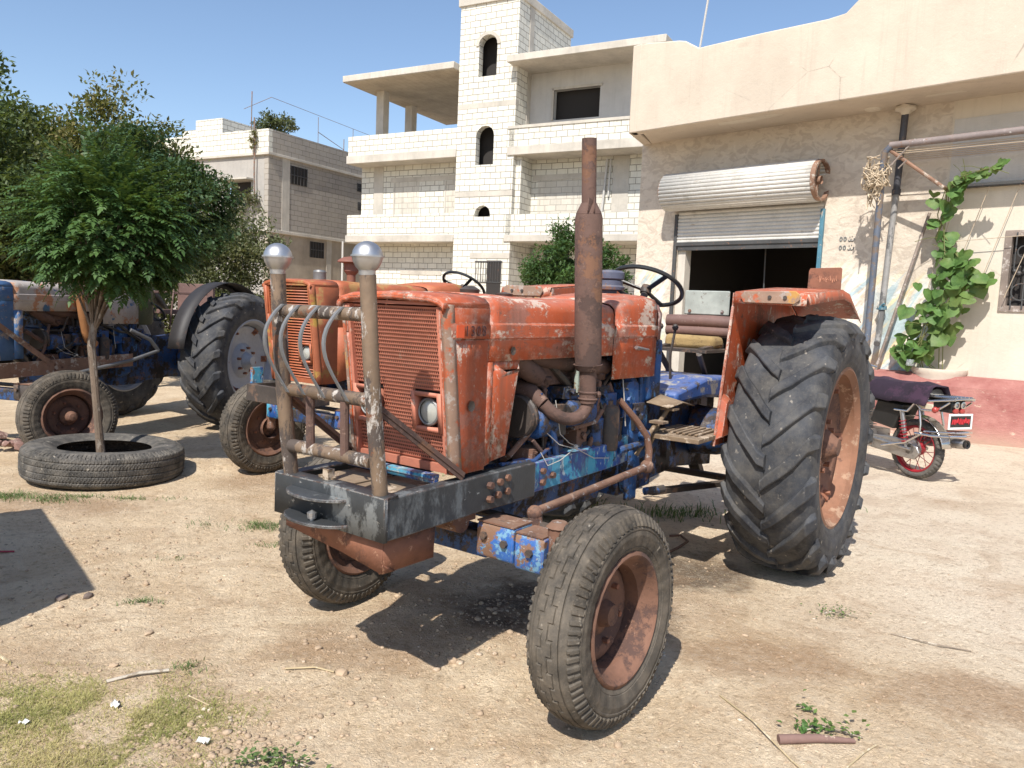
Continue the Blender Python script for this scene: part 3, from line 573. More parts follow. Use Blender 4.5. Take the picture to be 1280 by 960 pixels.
def crown_tree(name,loc,label,cat,crown_c,radii,nclump,per,lsize,mleaf,trunk_r,trunk_pts,clump_r=(.35,.7),group=None,droop=.3,seed=1,flat=.6,limbs=9,shell=.55):
    global rng; rng=np.random.default_rng(seed); r=random.Random(seed)
    root=empty(name,loc,0,label,cat,group)
    cc=np.array(crown_c,float); rad=np.array(radii,float)
    d=rnd_unit(nclump); rr=(shell+(1-shell)*rng.random(nclump)**.6)[:,None]; lump=1+.18*np.sin(d[:,0:1]*5+seed)+.14*np.cos(d[:,1:2]*7+d[:,2:3]*4+seed)
    K=cc+d*rad*rr*lump; kr=rng.uniform(*clump_r,nclump)
    n=nclump*per; ci=np.repeat(np.arange(nclump),per); off=rnd_unit(n)*(rng.random(n)**.45)[:,None]*kr[ci][:,None]; off[:,2]*=flat
    C=K[ci]+off; keep=C[:,2]>.15; C=C[keep]; ci=ci[keep]; n=len(C)
    outv=C-cc; outv/=np.linalg.norm(outv,axis=1,keepdims=True)+1e-6
    D=outv*.6+rnd_unit(n)*.9; D[:,2]-=droop; Nn=rnd_unit(n)*.7+np.array([0,0,1.0]); Ln=rng.uniform(.7,1.35,n)*lsize
    leaves('crown',C,D,Nn,Ln,Ln*.48,mleaf,root)
    b=MB(); b.tube(trunk_pts,[trunk_r*(1-.45*i/(len(trunk_pts)-1)) for i in range(len(trunk_pts))],9)
    top=Vector(trunk_pts[-1])
    for i in range(limbs):
        t=Vector(K[r.randrange(nclump)]); mid=top.lerp(t,.5)+Vector((r.uniform(-.1,.1),r.uniform(-.1,.1),r.uniform(-.05,.15)))*max(radii)*.4
        b.tube([top-Vector((0,0,.05)),mid,t],[trunk_r*.5,trunk_r*.28,trunk_r*.08],6)
    b.build('trunk',m_bark,root); return root
L_bright=mat_leaf('fresh_leaves',(.020,.050,.020),(.066,.13,.03),2.6,trans=.2)
L_dark=mat_leaf('dark_leaves',(.022,.052,.020),(.04,.08,.028),3,trans=.15)
L_mix=mat_leaf('dusty_leaves',(.045,.074,.026),(.082,.115,.036),2.2,(.17,.13,.045),.45)
L_brown=mat_leaf('browning_leaves',(.055,.08,.028),(.12,.13,.042),1.8,(.24,.165,.055),.5)
L_olive=mat_leaf('olive_leaves',(.07,.09,.045),(.14,.15,.075),3,(.16,.12,.06),.4)
L_vine=mat_leaf('vine_leaves',(.045,.105,.025),(.105,.20,.05),9,(.2,.22,.07),.35,trans=.25)
# sapling growing out of the tyre planter: compound drooping leaves
SP=(-3.32,6.12,0)
def sapling():
    global rng; rng=np.random.default_rng(11)
    root=empty('sapling',SP,0,'young bushy green tree growing out of an old tyre in the yard','tree')
    b=MB(); tp=[(.02,.02,.0),(.0,.0,.4),(-.03,0,.8),(-.05,.0,1.05),(-.03,.02,1.3)]
    b.tube(tp,[.036,.031,.029,.031,.026],10)
    cc=np.array([.07,.05,1.90]); r=random.Random(5); K=[]
    for i in range(46):
        d=rnd_unit(1)[0]; d[2]=abs(d[2])*.9-.25*(i%3==0); e=cc+d*np.array([.52,.5,.5])*(.6+.4*r.random()); K.append(e)
        m=(np.array(tp[-1])*.55+e*.45); m[2]+=.02; b.tube([tp[-1] if i%2 else (-.04,.01,1.15),tuple(m),tuple(e)],[.011,.007,.003],5)
    b.build('trunk',m_bark,root)
    C=[];D=[];Nn=[];L=[];W=[]
    def frond(base,dr,length,n):
        dr=dr/np.linalg.norm(dr); p=np.array(base,float); side=np.cross(dr,[0,0,1.0]); side/=np.linalg.norm(side)+1e-6
        step=length/n
        for k in range(n):
            dr=dr+np.array([0,0,-.12])*(k/n+.25); dr/=np.linalg.norm(dr); p=p+dr*step; s=np.sin(math.pi*(k+.7)/(n+.7))**.6
            for sg in (-1,1):
                dd=side*sg+dr*.45+np.array([0,0,-.35])+rng.normal(size=3)*.12
                C.append(p.copy()); D.append(dd); nn=np.cross(dd,dr)*sg; nn=nn if nn[2]>0 else -nn; Nn.append(nn+rng.normal(size=3)*.25); l=.042*s+.014; L.append(l); W.append(l*.42)
        C.append(p);D.append(dr);Nn.append(np.cross(side,dr));L.append(.07);W.append(.03)
    for i in range(2500):
        d=rnd_unit(1)[0]
        if d[2]<-.8: continue
        rr=.45+.55*rng.random()**.5; lump=1+.16*math.sin(d[0]*7+1)+.15*math.cos(d[1]*6+d[2]*8)+.12*rng.normal()
        base=cc+d*np.array([.50,.50,.56])*rr*lump
        hd=math.hypot(base[0]-cc[0],base[1]-cc[1])
        if base[2]<1.44+.42*(hd/.55)**2*(d[2]<.25): continue
        dr=d*np.array([1,1,.6])+rng.normal(size=3)*.35; frond(base,dr,rng.uniform(.13,.25),8)
    leaves('crown',C,D,Nn,L,W,L_bright,root)
sapling()
# tyre planter
def tyre_grid(name,prof,nth,disp,m,parent,axis='Y',loc=(0,0,0),step=.004,fine=None):
    P=[prof[0]]
    for a,b in zip(prof[:-1],prof[1:]):
        n=max(1,int(round(math.hypot(b[0]-a[0],b[1]-a[1])/step))); P+=[(a[0]+(b[0]-a[0])*k/n,a[1]+(b[1]-a[1])*k/n) for k in range(1,n+1)]
    P=np.array(P)
    for _ in range(3): P[1:-1]=(P[:-2]+2*P[1:-1]+P[2:])/4
    T=np.gradient(P,axis=0); T/=np.linalg.norm(T,axis=1,keepdims=True); Nn=np.stack([-T[:,1],T[:,0]],1)   # outward normal
    if (Nn[len(P)//2,1]<0): Nn=-Nn
    th=np.linspace(0,2*math.pi,nth,endpoint=False); YY,TH=np.meshgrid(P[:,0],th,indexing='ij'); RR=np.repeat(P[:,1:2],nth,1)
    h=disp(YY,TH,RR) if disp else 0*YY
    y=YY+Nn[:,0:1]*h; r=RR+Nn[:,1:2]*h
    if axis=='Y': V=np.stack([r*np.cos(TH),y,r*np.sin(TH)],-1)
    else: V=np.stack([r*np.cos(TH),r*np.sin(TH),y],-1)
    V=V.reshape(-1,3)+np.array(loc); k=len(P); I=np.arange(k*nth).reshape(k,nth); J=np.roll(I,-1,1)
    F=np.stack([I[:-1],J[:-1],J[1:],I[1:]],-1).reshape(-1,4)
    return np_mesh(name,V,F,m,parent,angle=40)
def mat_rubber(name,base=(.045,.043,.042),dust=(.30,.26,.21),amt=.5,sc=9,grey=(.12,.115,.11)):
    N=NT(name); n=N.noise(sc,7,.7); c=N.mix(N.ramp(N.noise(sc*.4,5,.6),.35,.65),base,grey)
    c=N.mix(N.math('MULTIPLY',N.ramp(n,.42,.72),amt),c,dust); c=N.mix(N.math('MULTIPLY',N.ramp(N.noise(sc*9,4,.7),.55,.75),amt*.6),c,tuple(q*1.2 for q in dust))
    c=N.mix(N.math('MULTIPLY',N.ramp(N.noise(sc*2,3,.6,loc=(4,4,4)),.66,.72),amt),c,(.5,.44,.36))
    return N.done(c,.8,0,N.bump(N.math('ADD',N.noise(90,4,.7),N.noise(25,5,.7)),.35,.004),.3)
m_rub_old=mat_rubber('sunbaked_rubber',(.036,.034,.031),(.27,.24,.20),.5,11,(.085,.08,.075))
m_rub_rear=mat_rubber('worn_tractor_rubber',(.022,.023,.027),(.20,.18,.15),.38,9,(.062,.066,.075))
m_rub_front=mat_rubber('brown_dusty_rubber',(.036,.032,.027),(.29,.235,.175),.40,11,(.09,.078,.064))
def plant_disp(Y,T,R):
    h=np.zeros_like(Y); tread=R>.555
    for y0 in (-.075,-.028,.022,.07): h-=np.where(tread&(abs(Y-y0)<.004),.007,0)
    a=np.sin(T*150+7*np.sin(Y*60))*np.sin(Y*150)+.6*np.sin(T*311+Y*90); h+=np.where(tread,.003*a*(abs(Y)>.0),0)
    sh=(R>.53)&(R<.575)&(Y>.05); h-=np.where(sh&(np.sin(T*110)>.35),.006,0)
    h-=.002*((R>.43)&(R<.44))
    return h
pt=tyre_grid('tyre_planter',[(-.10,.34),(-.125,.39),(-.14,.46),(-.135,.52),(-.118,.56),(-.10,.583),(-.05,.592),(.05,.592),(.10,.583),(.118,.56),(.135,.52),(.14,.46),(.125,.39),(.10,.34)],700,plant_disp,m_rub_old,None,'Z',step=.006)
pt.location=(SP[0]+.05,SP[1]+.0,.135); pt.rotation_euler=(R_(-1.5),R_(2),0)
tag(pt,'old black truck tyre lying flat round the young tree as a planter','tyre')
b=MB(); b.lathe([(.001,.10),(.3,.09),(.47,.06),(.47,.0)],(SP[0]+.05,SP[1],0),(0,0,1),28); b.jitter(.008,4); tag(b.build('planter_soil',worn('planter_earth',(.16,.11,.075),[],rough=.95,bump=.8)),'dark earth filling the hole of the tyre planter',"soil",kind='stuff')
# trees behind
crown_tree('round_tree',(-5.78,12.2,0),'dark green dome shaped tree behind the young tree','tree',(-.05,0,2.72),(1.02,1.0,1.06),190,190,.085,L_dark,.09,[(0,0,0),(.03,0,.8),(0,0,1.6)],(.22,.36),seed=21,droop=.5,shell=.75)
crown_tree('olive_bush',(-6.7,17.8,0),'loose grey green bush with dry sprays at the corner of the grey house','bush',(0,0,1.9),(1.0,1.0,1.8),190,130,.085,L_olive,.06,[(0,0,0),(.05,0,1.0),(0,0,1.6)],(.25,.5),seed=22,droop=-.1,shell=.35)
crown_tree('broad_tree',(-13.0,17.0,0),'tall green tree at the far left edge','tree',(-.3,0,3.55),(2.9,2.4,2.8),330,210,.13,L_mix,.16,[(0,0,0),(.1,0,1.4),(0,0,2.4)],(.5,.9),seed=23,droop=.2,group='tall trees at the left',shell=.5)
crown_tree('broad_tree',(-10.5,18.5,0),'tall tree with browning leaf sprays beside the grey house','tree',(.0,0,3.35),(2.7,2.2,2.4),330,190,.12,L_brown,.14,[(0,0,0),(.1,0,1.4),(0,0,2.4)],(.35,.75),seed=24,droop=.1,group='tall trees at the left',shell=.5)
crown_tree('broad_tree',(-10.2,13.6,0),'tall dusty green tree between the far left tree and the dark dome shaped tree','tree',(.0,0,2.2),(2.3,1.7,2.2),330,200,.11,L_mix,.12,[(0,0,0),(.1,0,.9),(0,0,1.6)],(.4,.7),seed=25,droop=.3,group='tall trees at the left',shell=.5)
crown_tree('dense_shrub',(-8.0,15.5,0),'brownish dense shrub filling the gap behind the blue tractor','bush',(0,0,1.1),(2.3,1.0,1.2),120,110,.09,L_brown,.05,[(0,0,0),(0,0,.6)],(.25,.5),seed=26,droop=.1,shell=.3)
crown_tree('courtyard_tree',(1.55,20.5,0),'rounded green tree in front of the white block building','tree',(0,0,2.35),(1.38,1.2,1.2),150,130,.10,L_bright,.08,[(0,0,0),(.03,0,.8),(0,0,1.5)],(.22,.42),seed=27,droop=.2,shell=.55)
rp=crown_tree('roof_plant',toworld(HB,(-1.0,1.2,7.0)),'leafy green plant growing on the roof of the grey house','plant',(0,0,1.15),(.75,.7,.6),45,80,.12,L_olive,.05,[(0,0,0),(0,0,.6)],(.2,.36),seed=28,droop=.2)
wv=crown_tree('window_creeper',toworld(HB,(-.9,-.45,4.0)),'straggly creeper below the front window of the grey house','creeper',(.0,0,1.1),(.75,.2,.45),26,40,.11,L_olive,.03,[(0,0,0),(0,0,.6)],(.15,.3),seed=29,droop=.4)
hv=crown_tree('hanging_sprig',toworld(HB,(-.62,-.2,6.9)),'dry sprig hanging from the cable at the parapet of the grey house','plant',(0,0,.6),(.1,.08,.28),12,22,.09,L_brown,.015,[(0,0,.0),(0,0,.5)],(.08,.13),seed=30)
# climbing vine with broad leaves on the pergola string
def vine():
    global rng; rng=np.random.default_rng(41)
    root=empty('climbing_vine',toworld(SH,(-.9,-.3,.85)),SH.rotation_euler.z,'broad leaved green vine climbing the pale wall from a plaster pot','vine')
    path=[(-1.05,1.0,.30),(-.85,1.15,.36),(-.70,1.5,.38),(-.55,1.9,.32),(-.32,2.2,.30),(-.55,2.45,.22),(-.72,2.7,.2),(-.70,3.0,.25),(-.62,3.3,.34),(-.4,3.42,.45),(-.15,3.5,.52),(.05,3.58,.55)]
    wid=[.16,.26,.32,.36,.30,.16,.13,.14,.17,.10,.08,.03]
    cnt=[12,22,30,32,25,6,5,7,9,8,7,6]
    V=[];F=[]; m=lambda p:(p[0]+.9,p[1]+.3,p[2]-.85)
    def leaf(c,nrm,upd,s):
        nrm=Vector(nrm).normalized(); u=Vector(upd); u=(u-nrm*u.dot(nrm)).normalized(); sd=u.cross(nrm)
        shape=[(0,.12),(.22,.28),(.46,.22),(.52,-.06),(.36,-.36),(.16,-.56),(0,-.72),(-.16,-.56),(-.36,-.36),(-.52,-.06),(-.46,.22),(-.22,.28)]
        b0=len(V); V.append(tuple(Vector(c)+nrm*.0*s-u*.1*s))
        for (a,bb) in shape: V.append(tuple(Vector(c)+sd*a*s+u*bb*s+nrm*(-.34*abs(a)+.05*math.sin(9*bb+a*7)-.2*max(0,-bb)**1.3)*s*1.0+nrm*.1*s))
        for k in range(12): F.append((b0,b0+1+k,b0+1+(k+1)%12))
    for i in range(len(path)-1):
        for k in range(cnt[i]):
            t=rng.random(); x=path[i][0]*(1-t)+path[i+1][0]*t; z=path[i][1]*(1-t)+path[i+1][1]*t; y=path[i][2]*(1-t)+path[i+1][2]*t; w=wid[i]*(1-t)+wid[i+1]*t
            x+=rng.uniform(-1,1)*w; z+=rng.normal()*.10*(w/.3); y=y+rng.uniform(-.12,.12)*w/.3
            leaf(m((x,-max(.06,y),z)),(rng.normal()*.7,-1,.45+rng.normal()*.6),(rng.normal()*.35,0,1),rng.uniform(.12,.235)*(1 if i<9 else .6))
    np_mesh('leaf_mass',V,F,L_vine,root,angle=None,smooth=False)
    b=MB(); rr=random.Random(3)
    for j in range(6):
        pts=[]
        for (x,z,y) in [(-.75+.05*j,.9,.2)]+[(p[0],p[1],p[2]) for p in path[1 if j<4 else 3:]]: pts.append(m((x+rr.uniform(-.07,.07),-y+rr.uniform(-.04,.04),z+rr.uniform(-.04,.04))))
        b.tube(pts[:rr.randrange(5,len(pts)+1)],.007,5)
    for j in range(14):
        k=rr.randrange(1,11); p=Vector(m((path[k][0],-path[k][2],path[k][1]))); d=Vector((rr.uniform(-1,1),-.3,rr.uniform(-.2,.8))).normalized()
        b.tube([p,p+d*.18,p+d*.3+Vector((0,0,-.03))],.004,4)
    b.build('stem',mat_leaf('vine_stem',(.16,.19,.06),(.22,.22,.09)),root)
vine()
pot=MB(); pot.lathe([(.28,-.5),(.30,0),(.33,.34),(.35,.37),(.35,.42),(.31,.42),(.30,.38),(.001,.37)],toworld(SH,(-.60,-.06,.49)),(0,0,1),26); tag(pot.build('plaster_pot',m_white),'rounded pale plaster pot built against the wall under the vine','pot')
gl=MB(); gl.lathe([(.05,0),(.055,.02),(.05,.09),(.048,.09),(.045,.01)],toworld(SH,(-.88,-.40,.93)),(0,0,1),16,cap=False); gl.box; 
ng=NT('clear_glass'); ng.b.inputs['Transmission Weight'].default_value=.8; tag(gl.build('glass_jar',ng.done((.8,.85,.88),.08)),'small clear glass jar on the rim of the plaster pot','jar')
# bundle of rope net hanging on the pergola corner
def bundle():
    r=random.Random(9); b=MB()
    for i in range(120):
        a=r.uniform(0,6.28); rad=.07+.05*r.random(); z0=r.uniform(-.05,.35)+3.45; pts=[]
        for k in range(5):
            a+=r.uniform(-.9,.9); z0-=r.uniform(-.02,.11); q=rad*(1+.4*r.random())*(1.2 if z0>3.35 else .7); pts.append(toworld(SH,(-1.47+q*math.cos(a),-.62+q*math.sin(a)*.8,z0)))
        b.tube(pts,.008,4)
    tag(b.build('rope_bundle',worn('straw_rope',(.52,.42,.30),[],rough=.95,var=.35,vscale=20)),'tangled straw coloured rope bundle on the pergola corner','rope')
    b=MB()
    for i in range(30):
        a=r.uniform(0,6.28); b.tube([toworld(SH,(-1.41+.06*math.cos(a+k),-.62+.06*math.sin(a+k),3.42+r.uniform(-.05,.05))) for k in range(4)],.009,4)
    tag(b.build('rope_knot',worn('pale_rope',(.62,.54,.44),[],rough=.95)),'pale rope knot tied round the pergola post below the bundle','rope')
bundle()
# ================================================================ GROUND COVER
def grass(name,blobs,n,hmin,hmax,m,label,seed,lean=.5,wd=.0035):
    r=random.Random(seed); V=[];F=[]
    for _ in range(n):
        cx,cy,sx,sy,th=r.choices(blobs,[q[2]*q[3] for q in blobs])[0]
        a=r.gauss(0,.45); c=r.gauss(0,.45); a=max(-1.1,min(1.1,a)); c=max(-1.1,min(1.1,c))
        x=cx+a*sx*math.cos(th)-c*sy*math.sin(th); y=cy+a*sx*math.sin(th)+c*sy*math.cos(th)
        if mnoise.noise(Vector((x*4,y*4,seed)))<-.12 and r.random()<.8: continue
        h=r.uniform(hmin,hmax); an=r.uniform(0,6.28); l=r.uniform(.3,1)*lean*h*2; dx,dy=math.cos(an),math.sin(an); z=ground_h(x,y)-.002; w=wd*r.uniform(.6,1.3); i=len(V)
        V+=[(x-dy*w,y+dx*w,z),(x+dy*w,y-dx*w,z),(x+dx*l*.35+dy*w*.8,y+dy*l*.35-dx*w*.8,z+h*.6),(x+dx*l*.35-dy*w*.8,y+dy*l*.35+dx*w*.8,z+h*.6),(x+dx*l,y+dy*l,z+h*.85)]
        F+=[(i,i+1,i+2),(i,i+2,i+3),(i+3,i+2,i+4)]
    return tag(np_mesh(name,V,F,m,angle=None,smooth=False),label,kind='stuff')
m_gr=mat_leaf('dry_green_grass',(.25,.26,.08),(.42,.38,.15),4,(.55,.43,.22),.6,trans=.3)
m_gg=mat_leaf('green_weed',(.07,.12,.035),(.13,.18,.06),5,trans=.2)
m_st=mat_leaf('straw',(.42,.33,.18),(.55,.45,.27),5,trans=.1)
grass('grass',[(-1.5,2.62,.42,.30,.1),(-1.9,2.5,.4,.3,0),(-1.15,2.55,.3,.17,.2),(-1.3,2.25,.5,.2,0)],34000,.004,.018,m_gr,'low yellow green grass patch in the near left corner',1,lean=1.2,wd=.0012)
grass('weeds',[(-1.9,4.2,.16,.05,.4),(-1.75,3.6,.1,.04,.3),(-1.22,2.95,.12,.06,.4),(-.73,2.36,.09,.05,0),(-3.3,5.25,.35,.12,.1),(-3.55,5.35,.2,.15,0),(-2.9,5.45,.5,.06,.15),(-1.35,4.55,.2,.07,.3),(-1.6,4.9,.4,.12,.1)],3200,.01,.035,m_gg,'small green weed tufts dotted over the soil at the left',2,lean=.9,wd=.002)
grass('straw_litter',[(-1.5,4.0,1.4,.9,0),(-1.6,2.9,1.2,.5,0),(-3.0,5.4,.7,.2,0),(.2,2.6,1.3,.4,0),(1.2,4.4,.6,.6,0)],2600,.002,.008,m_st,'broken straw and dry stalk litter on the soil',3,lean=2.2,wd=.0014)
grass('weeds_beyond',[(2.2,5.9,.6,.15,.2),(1.3,5.6,.5,.2,0),(.2,5.8,.6,.4,0),(-.9,6.9,.5,.3,0)],1500,.03,.10,m_gg,'green weeds growing behind the red tractor wheels',4,lean=.6,wd=.004)
# ================================================================ TRACTORS
PRIM=(.52,.40,.35); BARE=(.17,.12,.095); CREAM=(.66,.58,.46)
m_red=worn('faded_orange_paint',(.47,.082,.020),[((.33,.13,.085),4.5,.52,.63,(1,1,1.6)),((.58,.46,.37),9,.545,.615,(1.3,1,.8)),((.13,.06,.04),15,.60,.65),((.60,.48,.40),38,.62,.66,(1,1,.6))],rough=.5,bump=.35,var=.25,vscale=2.2,bscale=45,dust=.22,dustcol=(.42,.27,.19),streak=.55,edge=(.50,.42,.36))
m_redhood=worn('scuffed_orange_paint',(.47,.084,.022),[((.33,.135,.095),3.2,.48,.60,(.6,1,1.4)),((.60,.50,.41),5.5,.535,.60,(.6,1,1)),((.15,.075,.05),9,.60,.66),((.55,.42,.34),36,.6,.65,(.5,1,1))],rough=.48,bump=.35,var=.25,vscale=2.2,bscale=45,dust=.4,dustcol=(.48,.27,.20),streak=.5,edge=(.50,.42,.36))
m_salmon=worn('faded_grille_paint',(.50,.175,.11),[((.30,.10,.06),8,.55,.68),((.50,.32,.24),14,.60,.68)],rough=.7,var=.2,dust=.2)
m_edge=worn('bare_edge_metal',(.27,.17,.12),[((.45,.24,.07),4,.5,.62),((.36,.30,.26),16,.5,.62),((.42,.10,.04),6,.52,.62)],rough=.65)
m_orange=worn('pale_orange_paint',(.40,.115,.05),[((.36,.19,.07),3.5,.5,.62),((.24,.10,.05),7,.58,.68),(PRIM,11,.62,.7)],rough=.55,var=.2)
m_bluec=worn('chipped_blue_paint',(.015,.085,.32),[((.06,.32,.46),5,.47,.55,(1,1,.5)),((.38,.46,.48),17,.56,.62,(1,1,.5)),((.24,.12,.075),8,.55,.62),((.035,.03,.03),11,.56,.64)],rough=.45,bump=.35,var=.35,dust=.3,streak=.4,edge=(.34,.25,.2))
m_blued=worn('oily_blue_paint',(.012,.060,.19),[((.020,.016,.015),4.5,.44,.58),((.13,.06,.04),8,.54,.64),((.14,.2,.26),20,.6,.66),((.05,.035,.03),14,.5,.6)],rough=.45,bump=.4,var=.4,dust=.22,dustcol=(.28,.22,.18))
m_bluemid=worn('mid_blue_castings',(.012,.062,.19),[((.022,.018,.018),5,.46,.58),((.05,.16,.32),9,.54,.62),((.16,.08,.05),9,.57,.65),((.4,.44,.46),26,.62,.66)],rough=.45,bump=.4,var=.35,dust=.2)
m_bluesun=worn('sunlit_blue_panel',(.025,.10,.35),[((.03,.025,.025),5,.54,.6),((.34,.34,.33),7,.52,.6),((.2,.1,.06),8,.6,.68)],rough=.5,dust=.35)  # gearbox cover blue made brighter, its sunlit look put into the paint colour
m_black=worn('scraped_black_steel',(.042,.045,.048),[((.13,.14,.145),4,.5,.7,(1,1,.5)),((.30,.31,.31),13,.60,.68,(.5,.5,1)),((.20,.12,.08),11,.63,.7)],rough=.5,metal=.1,bump=.3,var=.3,edge=(.32,.31,.30))
m_front=worn('scraped_front_plate',(.06,.065,.07),[((.20,.21,.21),5,.52,.64,(1,1,.5)),((.50,.48,.44),16,.585,.65,(.6,.6,1)),((.16,.10,.07),9,.6,.68)],rough=.5,metal=.15,bump=.35,var=.3,edge=(.42,.41,.39))
m_rust=worn('rust',(.17,.085,.055),[((.09,.05,.04),6,.48,.65),((.30,.19,.14),12,.55,.66),((.36,.33,.32),22,.56,.64)],rough=.85,bump=.5,var=.25,dust=.2)
m_rustred=worn('red_rust_plate',(.23,.095,.055),[((.11,.055,.04),5,.46,.66),((.40,.21,.13),14,.56,.66),((.45,.40,.36),19,.66,.72)],rough=.75,bump=.5,var=.3)
m_exh=worn('burnt_exhaust',(.125,.072,.056),[((.075,.046,.038),6,.47,.62),((.20,.125,.095),24,.56,.66),((.17,.085,.05),3.5,.53,.6)],rough=.85,bump=.5,var=.18,bscale=90)
m_bar=worn('scuffed_bull_bar',(.20,.14,.095),[((.09,.07,.06),10,.45,.57,(1,1,.35)),((.46,.42,.38),15,.53,.61,(1,1,.45)),((.20,.09,.05),8,.56,.64)],rough=.55,metal=.25,bump=.45,var=.3)
m_steel=worn('polished_steel',(.50,.50,.51),[((.30,.27,.24),13,.56,.66)],rough=.42,metal=.88,bump=.12,var=.16)
m_greysteel=worn('grey_strip_steel',(.20,.20,.20),[((.35,.34,.33),20,.58,.66),((.2,.12,.08),9,.6,.7)],rough=.5,metal=.4)
m_dirty=worn('oily_dark_metal',(.05,.04,.035),[((.13,.08,.055),8,.5,.65)],rough=.55,bump=.4,var=.4,dust=.3,dustcol=(.22,.17,.13))
m_seatg=worn('grey_seat_plate',(.36,.38,.34),[((.22,.2,.17),11,.55,.65),((.5,.5,.46),20,.58,.66)],rough=.7)
m_vinyl=worn('cracked_brown_vinyl',(.15,.085,.07),[((.3,.22,.18),14,.58,.66)],rough=.6)
m_foam=worn('bare_foam',(.36,.25,.11),[((.3,.2,.1),14,.5,.65)],rough=.98,bump=1.0,bscale=110)
m_plast=worn('black_plastic',(.022,.022,.022),[((.08,.08,.08),30,.6,.7)],rough=.35)
m_rim=worn('orange_rust_rim',(.25,.12,.07),[((.38,.24,.16),6,.5,.64),((.14,.07,.05),10,.56,.68),((.5,.46,.42),15,.64,.7)],rough=.75,bump=.4,var=.22)
m_rimdk=worn('dark_rust_rim',(.17,.085,.055),[((.09,.05,.04),6,.45,.62),((.34,.20,.14),13,.6,.68)],rough=.8,bump=.5,var=.3)
m_greydisc=worn('grey_painted_disc',(.33,.35,.39),[((.2,.14,.1),13,.62,.7)],rough=.55,var=.12)
m_lamp=NT('lamp_glass').done((.42,.42,.38),.35,.2)
m_core=worn('radiator_core',(.03,.026,.024),[],rough=.9)
m_tan=worn('dusty_footboard',(.19,.13,.08),[((.45,.36,.27),8,.5,.62),((.14,.09,.06),12,.55,.66)],rough=.9,dust=.4)
m_bpaint=worn('rusty_blue_drum',(.075,.085,.13),[((.17,.09,.06),7,.48,.62)],rough=.6,dust=.2)
def rear_tyre(parent,loc,m,seed=1,R=.775,dusty=None):
    sg=1
    prof=[(-.19,.44),(-.225,.50),(-.238,.58),(-.232,.655),(-.215,.705),(-.15,.730),(0,.742),(.15,.730),(.215,.705),(.232,.655),(.238,.58),(.225,.50),(.19,.44)]
    f=lambda Y,T,Rr: -.003*((Rr>.52)&(Rr<.528))-.003*((Rr>.60)&(Rr<.606))+.004*((Rr>.46)&(Rr<.475))
    o=tyre_grid('tyre',prof,160,f,m,parent,'Y',step=.012)
    # lugs
    V=[];F=[];r=random.Random(seed); N=19
    def Rc(y): 
        y=abs(y); return .742-.012*(y/.15)**2 if y<.15 else .730-.025*(y-.15)/.065 if y<.215 else .705-.05*(y-.215)/.02
    for side in (-1,1):
        for i in range(N):
            ph=2*math.pi*(i+(.5 if side>0 else 0))/N+r.uniform(-.012,.012); secs=[]
            st=[(-.012,-.03,.032,.022),(.03,.02,.038,.029),(.09,.10,.041,.031),(.155,.20,.044,.031),(.212,.30,.048,.034),(.240,.335,.044,.020),(.250,.345,.030,.0)]
            for (ay,dp,hw,ht) in st:
                y=side*ay; base=Rc(min(abs(ay),.23)) if ay<.24 else (.675 if ay<.245 else .635); hw*=r.uniform(.86,1.12); ht*=r.uniform(.72,1.08); dp+=r.uniform(-.012,.012)
                c=ph+dp; w0=(hw+.012)/.74; w1=hw*.85/.74; yt=y if ay<.24 else side*(.236)
                P=lambda a,rr,yy:(rr*math.cos(a),yy,rr*math.sin(a))
                if ay<.235: s=[P(c-w0,base-.02,yt),P(c-w1,base+ht,yt),P(c+w1,base+ht,yt),P(c+w0,base-.02,yt)]
                else:
                    out=side*(.236+ (.022 if ay<.245 else .004)); s=[P(c-w0,base,side*.225),P(c-w1,base,out),P(c+w1,base,out),P(c+w0,base,side*.225)]
                secs.append(s)
            b=len(V)
            for s in secs: V+=s
            for k in range(len(secs)-1):
                for q in range(3): F.append((b+k*4+q,b+k*4+q+1,b+k*4+4+q+1,b+k*4+4+q))
            F.append((b,b+1,b+2,b+3)); e=b+(len(secs)-1)*4; F.append((e+3,e+2,e+1,e))
    lo=np_mesh('tread_lugs',V,F,m,parent,angle=30)
    md=lo.modifiers.new('bevel','BEVEL'); md.width=.006; md.segments=2; md.limit_method='ANGLE'; md.angle_limit=R_(30)
    for q in (o,lo): q.location=loc
    return o,lo
